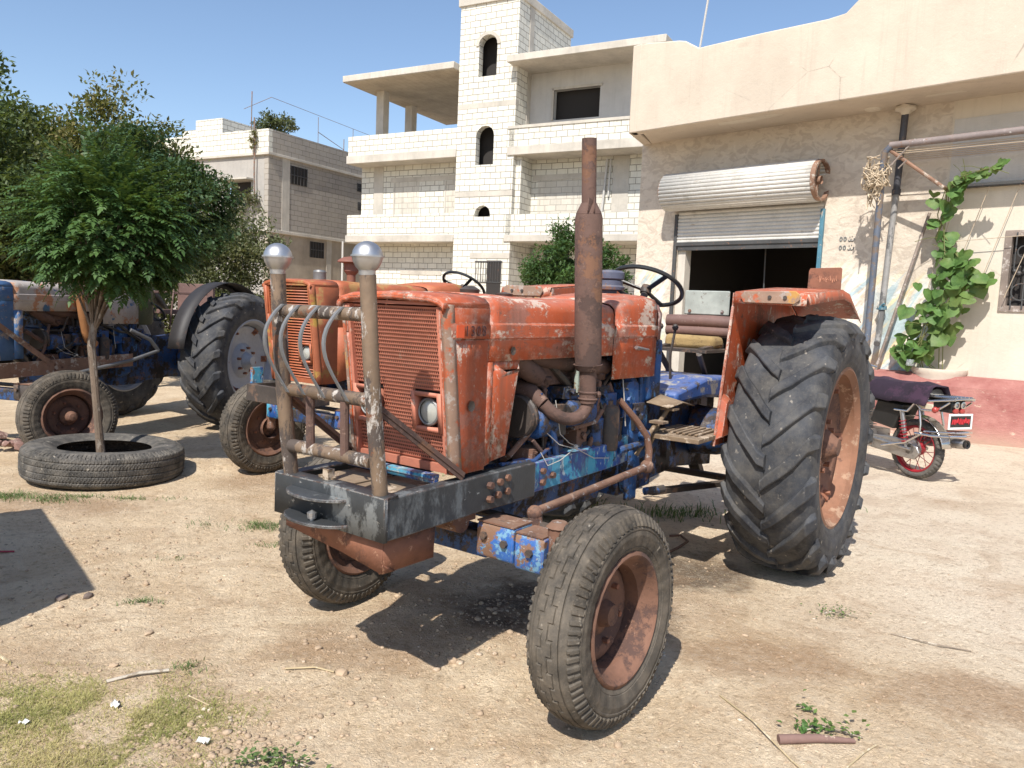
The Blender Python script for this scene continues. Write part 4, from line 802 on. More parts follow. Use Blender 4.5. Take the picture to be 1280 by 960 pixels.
def rear_wheel(T,side,y,mtyre,mrim,mdisc,seed=1,disc_y=.02,X=0):
    """returns a wheel part (disc) with tyre, lugs, rim, hub, nuts as sub-parts; built at origin, outer face +Y"""
    b=MB(); prof=[(.001,disc_y+.02),(.12,disc_y+.02),(.17,disc_y),(.20,disc_y-.03),(.30,disc_y-.035),(.36,disc_y+.0),(.395,disc_y+.02)]
    b.lathe(prof,(0,0,0),(0,1,0),40); w=b.build('rear_wheel',mdisc,T,solid=.008)
    b=MB(); b.lathe([(.475,-.205),(.455,-.21),(.442,-.195),(.43,-.185),(.43,-.14),(.395,-.10),(.395,.08),(.43,.14),(.432,.185),(.445,.197),(.46,.213),(.478,.208),(.482,.198)],(0,0,0),(0,1,0),64); rim=b.build('rim',mrim,w,solid=.007)
    b=MB(); b.lathe([(.001,disc_y+.11),(.05,disc_y+.11),(.06,disc_y+.09),(.09,disc_y+.05),(.105,disc_y+.02),(.105,disc_y-.10)],(0,0,0),(0,1,0),20)
    b.build('hub',mdisc,w)
    b=MB()
    for k in range(8):
        a=k*math.pi/4+.2; b.cyl((.145*math.cos(a),disc_y,.145*math.sin(a)),(.145*math.cos(a),disc_y+.05,.145*math.sin(a)),.016,6)
    for k in range(6):
        a=k*math.pi/3; 
        b.beam((.34*math.cos(a),disc_y-.01,.34*math.sin(a)),(.40*math.cos(a),disc_y+.03,.40*math.sin(a)),.07,.012,(0,1,0)); b.cyl((.36*math.cos(a),disc_y,.36*math.sin(a)),(.36*math.cos(a),disc_y+.045,.36*math.sin(a)),.014,6)
    b.build('wheel_nuts',m_rustred,w)
    rear_tyre(w,(0,0,0),mtyre,seed)
    w.location=(X,side*y,.765)
    if side<0: w.rotation_euler=(0,0,math.pi)
    if side<0: # keep lug direction: mirrored wheel spins the other way, flip about the axle
        w.rotation_euler=(math.pi,0,0)
    return w
def front_disp(Y,T,R):
    h=np.zeros_like(Y); tread=R>.382; w=.0019; N=22
    for y0,ph in ((-.020,0),(.020,.5)):
        s=np.sin(N*T+ph*math.pi); yc=y0+.009*np.sign(s); 
        g=(abs(Y-yc)<w)|((abs(s)<.16)&(abs(Y-y0)<.011+w))
        h-=np.where(tread&g,.0055,0)
        tick=(abs(s)<.16)&(Y*np.sign(y0)>0)&(abs(Y)<.052)&(abs(Y)>.034)&(np.cos(N*T+ph*math.pi)>0); h-=0
    for y0 in (-.052,.052): h-=np.where(tread&(abs(Y-y0)<.0025),.006,0)
    sh=(R<.378)&(R>.338); h+=np.where(sh&(np.sin(T*74+Y*10)>.0),.0048,-.002)
    h+=np.where((R>.325)&(R<.333),.003,0)-np.where((R>.262)&(R<.266),.002,0)
    h+=.0012*np.sin(T*9+Y*30)*np.sin(T*23)
    return h
_ft=None
def front_wheel(T,x,y,side,steer,mtyre,mrim,cap=False):
    global _ft
    b=MB(); b.lathe([(.001,-.04),(.07,-.04),(.09,-.035),(.14,-.015),(.165,-.018),(.188,-.035)],(0,0,0),(0,1,0),32); w=b.build('front_wheel',mrim,T,solid=.007)
    b=MB(); b.lathe([(.245,-.082),(.235,-.09),(.222,-.08),(.215,-.06),(.19,-.045),(.19,.03),(.212,.055),(.22,.078),(.232,.09),(.245,.084)],(0,0,0),(0,1,0),56); b.build('rim',mrim,w,solid=.006)
    b=MB(); 
    if cap: b.lathe([(.001,.105),(.03,.10),(.045,.08),(.05,.03),(.075,.01),(.075,-.03)],(0,0,0),(0,1,0),20)
    else: b.lathe([(.001,.03),(.038,.03),(.044,.015),(.052,-.01),(.085,-.025),(.09,-.10)],(0,0,0),(0,1,0),20)
    b.build('hub',mrim,w)
    b=MB()
    for k in range(6):
        a=k*math.pi/3+.3; b.cyl((.115*math.cos(a),-.04,.115*math.sin(a)),(.115*math.cos(a),.0,.115*math.sin(a)),.011,6)
    b.build('wheel_nuts',m_rustred,w)
    if _ft is None:
        ty=tyre_grid('tyre',[(-.078,.228),(-.096,.262),(-.105,.305),(-.097,.345),(-.080,.376),(-.062,.390),(-.03,.399),(0,.401),(.03,.399),(.062,.390),(.080,.376),(.097,.345),(.105,.305),(.096,.262),(.078,.228)],560,front_disp,mtyre,w,'Y',step=.0022); _ft=ty.data
    else:
        ty=bpy.data.objects.new('tyre',_ft); COL.objects.link(ty); ty.parent=w
    w.location=(x,side*y,.40); w.rotation_euler=(R_(1.5)*side,0,steer if side>0 else math.pi+steer)
    if side<0: w.rotation_euler=(0,0,math.pi+steer)
    return w
def mirror_y(pts): return pts+[(x,-y,z) for x,y,z in pts[::-1]]
def bonnet(T,P,m,mcap,name='bonnet'):
    zt=P.get('dz',0)
    def sec(x,zb,up=0,sh=0):
        h=[(x,.280,zb),(x,.281,1.372),(x,.288,1.379),(x,.288,1.428),(x,.281,1.436),(x,.280,1.485+up*.6),(x,.274,1.508+up*.8),(x,.255,1.526+up),(x,.21,1.537+up),(x,.1,1.545+up),(x,0,1.547+up)]
        h=[(a,b*(1-sh),c+(zt if c>1.3 else 0)) for a,b,c in h]; return h+[(a,-b,c) for a,b,c in h[::-1][1:]]
    b=MB(); xs=np.linspace(2.368,1.372,16); b.loft([sec(x,1.285,.004*math.sin(x*9)) for x in xs]); o=b.build(name,m,T,solid=.004)
    for v in o.data.vertices:
        n_=mnoise.noise(v.co*4)*.006; v.co.y+=n_*(1 if v.co.y>0 else -1)*(abs(v.co.y)>.2); v.co.z+=mnoise.noise(v.co*3.3)*.005*(v.co.z>1.5)
    b=MB(); b.loft([sec(1.366,1.165,.006,-.012),sec(1.2,1.163,.030,-.014),sec(1.05,1.162,.048,-.01),sec(.94,1.160,.052,0),sec(.88,1.160,.045,0)]); b.build('rear_cowl',m,T,solid=.004)
    b=MB(); S=[]
    for (x,k,dn) in ((.885,1.012,0),(.85,1.0,.004),(.81,.95,.018),(.785,.86,.05)):
        s=[(x,k*.284,1.36),(x,k*.286,1.50),(x,k*.27,1.545-dn),(x,k*.20,1.58-dn),(x,0,1.60-dn)]; s=[(a,bb,c+zt) for a,bb,c in s]; S.append(s+[(a,-bb,c) for a,bb,c in s[::-1][1:]])
    b.loft(S); b.add(S[-1],[tuple(range(len(S[-1])))]); b.build('dash_cap',mcap,T,solid=.004)
def nose(T,P,m,mg,medge,slats=False):
    dz=P.get('dz',0); fx=lambda z:2.545+(z-.86)*.125
    for s in (1,-1):
        b=MB(); Y=.282*s
        zs=[.862,1.0,1.15,1.30,1.372]
        rows=[[(2.372,Y,z) for z in zs],[(fx(z)-.03,Y,z) for z in zs],[(fx(z)-.008,Y*.985,z) for z in zs],[(fx(z),Y*.95,z) for z in zs],[(fx(z),Y*.87,z) for z in zs],[(fx(z)-.02,Y*.86,z) for z in zs]]
        b.loft(rows)
        zs=[1.374,1.38,1.428,1.434,1.49+dz]
        off=[0,.006,.006,0,0]
        rows=[[(2.372,Y+s*o,z) for z,o in zip(zs,off)],[(fx(z)-.03,Y+s*o,z) for z,o in zip(zs,off)],[(fx(z)-.008,Y*.985,z) for z,o in zip(zs,off)],[(fx(z),Y*.95,z) for z in zs],[(fx(z),Y*.87,z) for z in zs],[(fx(z)-.02,Y*.86,z) for z in zs]]
        b.loft(rows)
        b.build('nose_side_panel',m,T,solid=.004); b=MB()
    # top hood lip over grille
    def tsec(x,dn): 
        h=[(x,.282,1.488-dn*.4),(x,.278,1.508-dn*.6),(x,.258,1.527-dn),(x,.21,1.538-dn),(x,0,1.547-dn)]; h=[(a,bb,c+dz) for a,bb,c in h]; return h+[(a,-bb,c) for a,bb,c in h[::-1][1:]]
    b=MB(); b.loft([tsec(2.372,0),tsec(2.5,.001),tsec(2.615,.005),tsec(2.634,.010),tsec(2.642,.020)]); 
    f=tsec(2.642,.020); g=[(x-.010,y*.96,z-.014) for x,y,z in f]; b.loft([f,g]); b.build('nose_top',m,T,solid=.004)
    # edge band down each front corner
    for s in (1,-1):
        b=MB(); zs=np.linspace(.864,1.50+dz,12); b.loft([[(fx(z)-.040,.2835*s,z) for z in zs],[(fx(z)-.022,.284*s,z) for z in zs],[(fx(z)-.008,.280*s,z) for z in zs],[(fx(z)+.003,.270*s,z) for z in zs],[(fx(z)+.003,.255*s,z) for z in zs]]); b.build('corner_band',medge,T,solid=.003)
    # grille surround
    b=MB(); 
    for z0,z1 in ((.862,.895),(1.494+dz,1.506+dz)): b.add([(fx(z0)-.004,-.245,z0),(fx(z0)-.004,.245,z0),(fx(z1)-.004,.245,z1),(fx(z1)-.004,-.245,z1),(fx(z0)-.03,-.245,z0),(fx(z0)-.03,.245,z0),(fx(z1)-.03,.245,z1),(fx(z1)-.03,-.245,z1)],[(0,1,2,3),(7,6,5,4),(0,4,5,1),(3,2,6,7)])
    for s in (1,-1): b.beam((fx(.862)-.012,.240*s,.862),(fx(1.49)-.012,.240*s,1.49+dz),.020,.022,(1,0,0))
    b.build('grille_surround',mg,T)
    lamps=[(.160,1.093),(-.160,1.093)]
    def inl(y,z): return any(abs(y-a)<.075 and abs(z-c)<.075 for a,c in lamps)
    # grille: dark core behind, bars in front
    b=MB(); z=.90; rows=[]
    while z<1.488+dz: rows.append(z); z+=.0145 if not slats else .021
    g=fx
    cols=np.arange(-.231,.2311,.0105)
    for i,z in enumerate(rows):
        x=fx(z)-.018; runs=[(-.235,.235)]
        if abs(z-1.093)<.075: runs=[(-.084,.084)]
        for a,c in runs:
            if c-a<.02: continue
            if slats: b.add([(x,a,z),(x,c,z),(x-.014,c,z+.014),(x-.014,a,z+.014)],[(0,1,2,3)])
            else: b.add([(x,a,z),(x,c,z),(x+.001,c,z+.0075),(x+.001,a,z+.0075),(x-.006,a,z),(x-.006,c,z)],[(0,1,2,3),(4,5,1,0)])
        if not slats and i+1<len(rows):
            z1=rows[i+1]
            for j,y in enumerate(cols):
                yy=y+(.00525 if i%2 else 0)
                if inl(yy,z) : continue
                b.add([(x-.001,yy-.0026,z+.007),(x-.001,yy+.0026,z+.007),(fx(z1)-.019,yy+.0026,z1),(fx(z1)-.019,yy-.0026,z1)],[(0,1,2,3)])
    b.build('grille',mg,T,solid=.002 if slats else 0,angle=None)
    bb=MB(); bb.box(2.40,2.49,-.25,.25,.88,1.47+dz); bb.build('radiator',m_core,T)
    for (y,z) in lamps:
        x=fx(z)-.006; b=MB()
        fr=[(y-.075,z-.075),(y+.075,z-.075),(y+.075,z+.075),(y-.075,z+.075)]
        for (ya,yb,za,zb) in ((y-.076,y-.056,z-.076,z+.076),(y+.056,y+.076,z-.076,z+.076),(y-.056,y+.056,z-.076,z-.060),(y-.056,y+.056,z+.060,z+.076)):
            b.add([(fx(za)+.004,ya,za),(fx(za)+.004,yb,za),(fx(zb)+.004,yb,zb),(fx(zb)+.004,ya,zb)],[(0,1,2,3)])
        for (ya,za,yb,zb) in ((y-.056,z-.06,y-.056,z+.06),(y+.056,z-.06,y+.056,z+.06),(y-.056,z-.06,y+.056,z-.06),(y-.056,z+.06,y+.056,z+.06)):
            b.add([(fx(za)+.004,ya,za),(fx(zb)+.004,yb,zb),(fx(zb)-.05,yb,zb),(fx(za)-.05,ya,za)],[(0,1,2,3)])
        h=b.build('headlight',mg,T,solid=.003)
        c=MB(); c.lathe([(.046,-.03),(.054,-.012),(.053,.0),(.047,.004),(.044,.0)],(x,y,z),(1,0,0),24); c.build('lamp_ring',m_greysteel,h)
        c=MB(); c.lathe([(.001,.004),(.025,.001),(.046,-.008)],(x,y,z),(1,0,0),20); c.build('lamp_lens',m_lamp if P.get('lens',1) else m_dirty,h)
def front_axle(T,mbeam,hw=.60,x=2.3):
    b=MB(); b.box(x-.055,x+.055,-.30,.30,.50,.60); b.build('front_axle',m_blued,T,bevel=.008)
    for s in (1,-1):
        b=MB(); y0,y1=(.20,.56)
        sec=lambda y,k:[(x-.06,s*y,.51),(x+.06,s*y,.51),(x+.07,s*y,.525),(x+.07,s*y,.635),(x+.06,s*y,.65),(x-.06,s*y,.65)]
        b.loft([sec(.26,1),sec(.44,1)],closed=True,caps=True); b.loft([[(p[0],p[1],p[2]-.012) for p in sec(.447,1)],[(p[0],p[1],p[2]-.012) for p in sec(.58,1)]],closed=True,caps=True)
        a=b.build('axle_arm',mbeam,T,bevel=.006)
        c=MB(); c.box(x-.062,x+.068,s*.26 if s>0 else -.44,.44 if s>0 else -.26,.6505,.657); c.box(x-.06,x+.066,.45 if s>0 else -.575,.575 if s>0 else -.45,.639,.645); c.build('axle_top_plate',m_rust,a)
        c=MB(); 
        for yy,zz in ((.30,.60),(.40,.585),(.52,.575)): c.cyl((x+.068,s*yy,zz),(x+.085,s*yy,zz),.016,6)
        c.build('bolts',m_dirty,a)
        c=MB(); c.tube([(x,s*.60,.68),(x,s*.61,.40)],.042,14); c.tube([(x,s*.60,.70),(x,s*.60,.68)],[.03,.05],12); c.tube([(x,s*.60,.42),(x,s*.72,.405),(x,s*.80,.40)],[.045,.04,.03],12); c.build('kingpin',m_rust,T)
    b=MB(); b.tube([(x-.20,.60,.60),(x-.20,-.60,.60)],.018,8); b.build('tie_rod',m_dirty,T)
def engine(T,mb,seed=0,simple=False):
    r=random.Random(seed); b=MB()
    b.box(1.12,1.98,-.17,.17,.70,1.12); b.box(1.18,1.94,-.14,.14,1.12,1.235); b.box(1.25,1.9,-.12,.12,1.235,1.30); b.loft([[(1.15,-.15,.70),(1.15,.15,.70),(1.15,.12,.50),(1.15,-.12,.50)],[(1.95,-.15,.70),(1.95,.15,.70),(1.95,.12,.52),(1.95,-.12,.52)]],closed=True,caps=True)
    for k in range(5): b.box(1.22+k*.17,1.24+k*.17,.17,.185,.72,1.10)
    b.build('engine_block',mb,T,bevel=.008)
    b=MB(); b.box(.72,1.12,-.22,.22,.52,1.10); b.loft([[(.74,-.2,.54),(.74,.2,.54),(.74,.2,1.06),(.74,-.2,1.06)],[(.25,-.17,.55),(.25,.17,.55),(.25,.17,.98),(.25,-.17,.98)],[(-.25,-.2,.5),(-.25,.2,.5),(-.25,.2,1.02),(-.25,-.2,1.02)]],closed=True,caps=True)
    for s in (1,-1): b.lathe([(.16,0),(.15,.15),(.11,.3),(.10,.55)],(0,.18*s,.765),(0,s,0),20,cap=True)
    b.build('gearbox',mb,T,bevel=.01)
    if simple: return
    # bell housing face with ribs and cover
    b=MB(); b.loft([[(.98,.222,.62),(1.12,.222,.60),(1.12,.222,1.16),(1.02,.222,1.2)],[(1.0,.29,.66),(1.1,.29,.64),(1.1,.27,1.10),(1.03,.27,1.13)]],closed=True,caps=True); b.box(.86,.96,.22,.25,.70,1.2); b.build('clutch_housing',m_bluemid,T,bevel=.012)
    b=MB()
    for (x,y,z,R,L) in ((1.62,.24,1.02,.065,.22),(1.90,.22,1.0,.075,.16)): b.tube([(x+L/2,y,z),(x+L/2-.02,y,z),(x-L/2+.02,y,z),(x-L/2,y,z)],[R*.75,R,R,R*.7],18)
    b.build('dynamo',m_blued,T)
    b=MB(); b.lathe([(.001,0),(.09,0),(.095,.02),(.08,.03),(.095,.04),(.09,.055),(.001,.055)],(1.99,.19,1.03),(1,0,0),20); b.lathe([(.001,0),(.075,0),(.08,.02),(.065,.03),(.08,.04),(.001,.05)],(1.99,0,.80),(1,0,0),20); b.lathe([(.03,0),(.03,.10)],(1.99,0,1.05),(1,0,0),10)
    for k in range(6):
        a=k*math.pi/3; b.beam((2.08,.03*math.cos(a),1.05+.03*math.sin(a)),(2.09,.18*math.cos(a),1.05+.18*math.sin(a)),.06,.004,(1,.4,0))
    b.build('pulley_fan',m_dirty,T)
    b=MB(); b.box(1.30,1.92,.14,.215,1.155,1.245); 
    for k in range(4): b.tube([(1.36+.16*k,.13,1.16),(1.36+.16*k,.20,1.17),(1.36+.16*k,.215,1.20)],.03,10)
    b.tube([(1.9,.20,1.2),(2.02,.22,1.24),(2.1,.2,1.3)],.045,12)
    b.build('exhaust_manifold',m_exh,T,bevel=.01)
    b=MB(); 
    for (x,y,z,s) in ((1.42,.22,.93,.07),(1.33,.23,1.05,.05),(1.80,.21,.85,.06),(1.2,.2,.95,.06),(1.5,.2,.82,.05)): b.box(x-s,x+s,y-.03,y+.045,z-s*.8,z+s*.9)
    b.tube([(1.45,.25,.80),(1.45,.25,.98)],.042,14); b.tube([(1.27,.25,.84),(1.27,.25,1.0)],.038,14)
    b.build('injection_pump',m_blued,T,bevel=.006)
    for P_ in ([(1.98,.1,1.25),(2.1,.1,1.32),(2.25,.05,1.36)],[(1.9,.15,.75),(2.1,.15,.78),(2.3,.12,.92)]): b=MB(); b.tube(P_,.03,10); b.build('water_hose',m_plast,T)
    b=MB()
    for k in range(30):
        x=r.uniform(1.15,1.95); z=r.uniform(.74,1.2); b.cyl((x,.17,z),(x,.195,z),r.uniform(.008,.014),6)
    for k in range(9):
        x0=r.uniform(1.15,1.9); z0=r.uniform(.8,1.25); x1=x0+r.uniform(-.35,.35); z1=z0+r.uniform(-.3,.15)
        b.tube([(x0,.19,z0),(x0*.7+x1*.3,.24,z0+.03),(x0*.4+x1*.6,.25,z1),(x1,.2,z1)],.006 if k%2 else .010,6)
    b.build('fuel_lines',m_dirty,T)
    b=MB()
    b.tube([(1.95,.27,.98),(1.85,.30,.90),(1.70,.31,.86),(1.55,.31,.80),(1.40,.31,.78)],.0022,5); b.tube([(1.88,.29,1.10),(1.86,.31,.95),(1.78,.31,.90),(1.72,.31,.88)],.002,5); b.tube([(1.98,.29,.88),(1.95,.31,.82),(1.85,.31,.83),(1.72,.31,.87)],.002,5); b.sphere((1.72,.31,.875),.012,8)
    b.tube([(1.22,.27,1.16),(1.24,.30,1.02),(1.22,.3,.92)],.003,5)
    b.build('loose_wires',NT('pale_cable').done((.45,.42,.38),.6),T)
    for k in range(16):
        b=MB(); x0=r.uniform(1.1,2.0); z0=r.uniform(.9,1.3); x1=x0+r.uniform(-.45,.45); z1=r.uniform(.72,1.15); y=r.uniform(.2,.27)
        b.tube([(x0,.15,z0),(x0+.02,y,z0-.02),((x0+x1)/2,y+.02,(z0+z1)/2-.04),(x1,y,z1),(x1-.02,.16,z1-.03)],r.choice((.006,.009,.013,.018)),8)
        b.build(r.choice(('hose','pipe')),r.choice((m_plast,m_dirty,m_blued,m_rust,m_exh)),T)
    for (x,y,z,w,h,d,mm) in ((1.55,.20,.90,.05,.06,.04,m_rust),(1.40,.21,1.08,.06,.05,.05,m_bluemid),(1.78,.22,1.00,.05,.07,.04,m_dirty),(1.25,.22,.86,.05,.08,.05,m_dirty),(1.68,.20,1.12,.07,.03,.05,m_blued),(1.93,.20,.84,.06,.05,.05,m_rust),(1.15,.24,1.05,.05,.09,.03,m_bluemid),(1.05,.26,.95,.05,.07,.03,m_blued)):
        b=MB(); b.box(x-w,x+w,y-d,y+d,z-h,z+h); b.cyl((x,y+d,z),(x,y+d+.02,z),.018,8); b.cyl((x+w*.6,y+d,z+h*.6),(x+w*.6,y+d+.012,z+h*.6),.009,6); b.jitter(.006,int(x*100)); b.build('engine_bracket',mm,T,bevel=.006)
    b=MB(); b.lathe([(.05,-.12),(.055,-.10),(.055,.08),(.045,.10),(.02,.11),(.02,.13)],(1.35,.27,.93),(0,0,1),16); b.build('fuel_filter',m_dirty,T)
    b=MB(); b.tube([(1.98,.20,1.30),(1.80,.22,1.27),(1.55,.21,1.24),(1.3,.2,1.22)],.042,14); b.build('intake_pipe',m_exh,T)
def rails(T,mr,mb=None,x0=.9,x1=2.07):
    for s in (1,-1):
        b=MB(); b.loft([[(x1,.272*s,.712),(x1,.302*s,.712),(x1,.302*s,.842),(x1,.272*s,.842)],[(1.3,.262*s,.72),(1.3,.294*s,.72),(1.3,.294*s,.845),(1.3,.262*s,.845)],[(1.12,.24*s,.72),(1.12,.27*s,.72),(1.12,.27*s,.86),(1.12,.24*s,.86)]],closed=True,caps=True)
        b.box(1.13,x1,min(.20*s,.262*s),max(.20*s,.262*s),.835,.846)
        o=b.build('side_rail',mr,T,bevel=.004)
        c=MB()
        for x,z in ((1.98,.80),(1.98,.75),(1.90,.77)): c.cyl((x,.30*s,z),(x,.318*s,z),.014,6)
        c.build('bolts',m_rimdk,o)
def fender(T,s,m,mplate=None):
    b=MB()
    # inner wall: front edge leaning, curved top following the tyre
    poly=[(.75,.80),(.605,1.560),(.60,1.630),(.2,1.663),(-.12,1.685),(-.30,1.667),(-.62,1.52),(-.75,1.25),(-.65,1.0),(-.35,.95),(.0,1.0),(.35,.9),(.55,.80)]
    b.prism(poly,P_xz,s*.588,s*.594)
    b.tube([(.752,.594*s,.80),(.607,.594*s,1.556)],.008,6)
    o=b.build('fender',m,T)
    b=MB(); b.loft([[(.745,s*.596,.83),(.70,s*.596,1.06),(.66,s*.596,1.08),(.58,s*.596,1.06),(.57,s*.596,.84)],[(.73,s*.63,.85),(.69,s*.63,1.03),(.655,s*.63,1.05),(.60,s*.63,1.03),(.59,s*.63,.86)]],caps=False,closed=True); b.add([(.73,s*.63,.85),(.69,s*.63,1.03),(.655,s*.63,1.05),(.60,s*.63,1.03),(.59,s*.63,.86)],[(0,1,2,3,4)]); b.build('fender_box',m,o,bevel=.006)
    b=MB()
    ya,yb=.60,.985
    top=[(.62,1.575),(.60,1.635),(.2,1.668),(-.12,1.690),(-.30,1.672),(-.62,1.525)]
    b.loft([[(x,s*ya,z) for x,z in top],[(x,s*yb,z-.006) for x,z in top]])
    b.loft([[(x,s*yb,z-.006) for x,z in top[1:]],[(x,s*(yb+.012),z-.06+(.0 if i<4 else .03)) for i,(x,z) in enumerate(top[1:])]])
    b.build('fender_top',m,o,solid=.005)
    b=MB(); b.prism([(.66,1.578),(.93,1.578),(.955,1.60),(.955,1.625),(.93,1.645),(.66,1.64),(.64,1.61)],lambda a,c,t:(t,s*a,c),.622,.634); b.build('lamp_panel',m_edge,o,bevel=.003)
    b=MB()
    for y in (.80,.88): b.cyl((.63,s*y,1.61),(.642,s*y,1.61),.010,10)
    b.build('bulb_hole',m_dirty,o)
def steering(T,dz=0,hub=True,X=.42,tilt=35,Z=1.655):
    c=Vector((X,0,Z+dz)); n=Vector((-math.sin(R_(tilt)),0,math.cos(R_(tilt))))
    a,b2=frame(n); R=.215; b=MB()
    pts=[c+(a*math.cos(t)+b2*math.sin(t))*R for t in np.linspace(0,2*math.pi,41)]
    b.tube(pts,.0135,8,cap=False)
    for k in range(3):
        t=k*2*math.pi/3+.6; b.beam(c-n*.03,c+(a*math.cos(t)+b2*math.sin(t))*R,.028,.009,n)
    o=b.build('steering_wheel',m_plast,T)
    b=MB(); b.tube([c-n*.02,c-n*.42],.022,10); b.lathe([(.001,.0),(.03,.0),(.035,-.03),(.03,-.05)],c,n,14); b.build('steering_column',m_dirty,o)
def seat(T,dz=0):
    b=MB(); b.box(-.505,-.49,-.165,.165,1.505+dz,1.675+dz); sb=b.build('seat_back',m_seatg,T,bevel=.02)
    b=MB(); [b.cyl((-.489,y,1.53+dz),(-.482,y,1.53+dz),.012,8) for y in (-.12,.12)]; b.build('rivets',m_rust,sb)
    b=MB(); b.tube([(-.46,-.27,1.455+dz),(-.46,0,1.46+dz),(-.46,.27,1.455+dz)],.045,14); b.tube([(-.46,-.27,1.39+dz),(-.46,.0,1.39+dz),(-.46,.27,1.39+dz)],.04,14); b.build('seat_roll',m_vinyl,T)
    b=MB(); b.box(-.42,-.24,-.20,.16,1.28+dz,1.355+dz); b.jitter(.018,3); o=b.build('seat_cushion',m_foam,T,bevel=.03)
    b=MB(); b.beam((-.1,-.16,1.27+dz),(-.45,-.16,1.30+dz),.04,.03); b.beam((-.1,.14,1.27+dz),(-.45,.14,1.30+dz),.04,.03); b.tube([(-.08,-.15,1.25+dz),(-.25,-.1,1.05),(-.1,0,1.0)],.02,8); b.tube([(-.05,.15,1.25+dz),(-.3,.1,1.1),(-.4,0,1.0)],.02,8); b.box(-.5,-.05,-.2,.2,1.255+dz,1.275+dz); b.build('seat_frame',m_dirty,T)
HEAD=math.atan2(-.811,-.585)
# ---------------- the red tractor (foreground)
T=empty('tractor',(1.06,5.06,0),HEAD,'worn red orange tractor with blue engine, bull bar and tall rusty exhaust in the foreground','tractor','old tractors parked in the yard')
bonnet(T,{},m_redhood,worn('rusty_purple_cap',(.26,.13,.115),[((.40,.30,.27),9,.5,.62),((.14,.08,.07),7,.55,.66)],rough=.7,bump=.5))
nose(T,{'lens':1},m_red,m_salmon,m_edge)
# flared skirt panel behind the nose side
for s in (1,-1):
    b=MB(); b.loft([[(2.371,.284*s,.875),(2.371,.284*s,1.283)],[(2.335,.279*s,.88),(2.335,.279*s,1.283)],[(2.33,.270*s,.88),(2.33,.270*s,1.283)]])
    b.loft([[(2.33,.274*s,.885),(2.335,.274*s,1.25),(2.335,.274*s,1.283)],[(2.325,.285*s,.89),(2.31,.285*s,1.215),(2.25,.285*s,1.24),],[(2.238,.285*s,.90),(2.17,.285*s,1.235),(2.16,.285*s,1.25)],[(2.235,.27*s,.90),(2.15,.27*s,1.283),(2.15,.27*s,1.284)]])
    b.add([(2.335,.276*s,1.25),(2.335,.276*s,1.284),(2.15,.276*s,1.284),(2.16,.276*s,1.25)],[(0,1,2,3)])
    b.build('skirt_panel',m_red,T,solid=.004)
# badge numbers
def text_mesh(name,txt,size,loc,mat4,m,parent,ext=.0008):
    cu=bpy.data.curves.new(name,'FONT'); cu.body=txt; cu.size=size; cu.extrude=ext; cu.space_character=1.45; cu.align_x='LEFT'; cu.resolution_u=3
    o=bpy.data.objects.new(name+'_tmp',cu); COL.objects.link(o); dg=bpy.context.evaluated_depsgraph_get(); dg.update()
    me=bpy.data.meshes.new_from_object(o.evaluated_get(dg)); bpy.data.objects.remove(o); me.transform(Matrix.Translation(loc)@mat4)
    return link_mesh(name,me,m,parent,angle=None,smooth=False)
M_side=Matrix(((-1,0,0),(0,0,1),(0,1,0))).to_4x4()
m_badge=NT('darkened_digits').done((.06,.02,.02),.8)
text_mesh('badge_number','1308',.056,Vector((2.528,.2940,1.386)),M_side@Matrix.Diagonal((.85,1,1,1)),m_badge,T)
b=MB(); b.box(2.530,2.572,.2895,.2925,1.381,1.427); b.build('fresh_paint_patch',NT('fresh_red_paint').done((.66,.085,.018),.4),T)
b=MB()
for (x,z,rr2) in ((2.215,1.325,.012),(2.47,1.12,.014)): b.lathe([(.001,.0),(rr2,.0),(rr2*1.5,.003)],(x,.288,z),(0,1,0),12)
b.build('latch_hole',m_dirty,T)
b=MB(); b.tube([(1.12,.285,1.315),(1.12,.305,1.315)],.010,8); b.tube([(1.16,.305,1.322),(1.03,.312,1.308)],[.010,.006],8); b.build('bonnet_catch',m_steel,T)
b=MB(); b.lathe([(.001,0),(.035,.0),(.04,.012),(.001,.02)],(1.9,0,1.548),(0,0,1),14); b.lathe([(.04,0),(.045,.02),(.02,.035),(.001,.035)],(2.15,.0,1.548),(0,0,1),14); b.build('filler_cap',m_dirty,T)
engine(T,m_blued,3)
rails(T,m_bluec)
b=MB(); b.box(.76,.92,-.23,.272,1.02,1.36); b.build('dash_pillar',m_bluemid,T,bevel=.02)
b=MB(); b.loft([[(.60,-.2,1.05),(.60,.30,1.05),(.60,.30,.98),(.60,-.2,.98)],[(.2,-.22,1.12),(.2,.32,1.12),(.2,.32,1.0),(.2,-.22,1.0)],[(-.35,-.2,1.10),(-.35,.3,1.10),(-.35,.3,.95),(-.35,-.2,.95)]],closed=True,caps=True); b.build('gearbox_cover',m_bluesun,T,bevel=.02)
b=MB(); 
for (x,y) in ((.45,.05),(.3,.12),(.15,-.05)): b.tube([(x,y,1.05),(x+.03,y,1.25),(x-.02,y,1.40)],.009,6); b.sphere((x-.02,y,1.42),.022,8)
b.build('gear_lever',m_dirty,T)
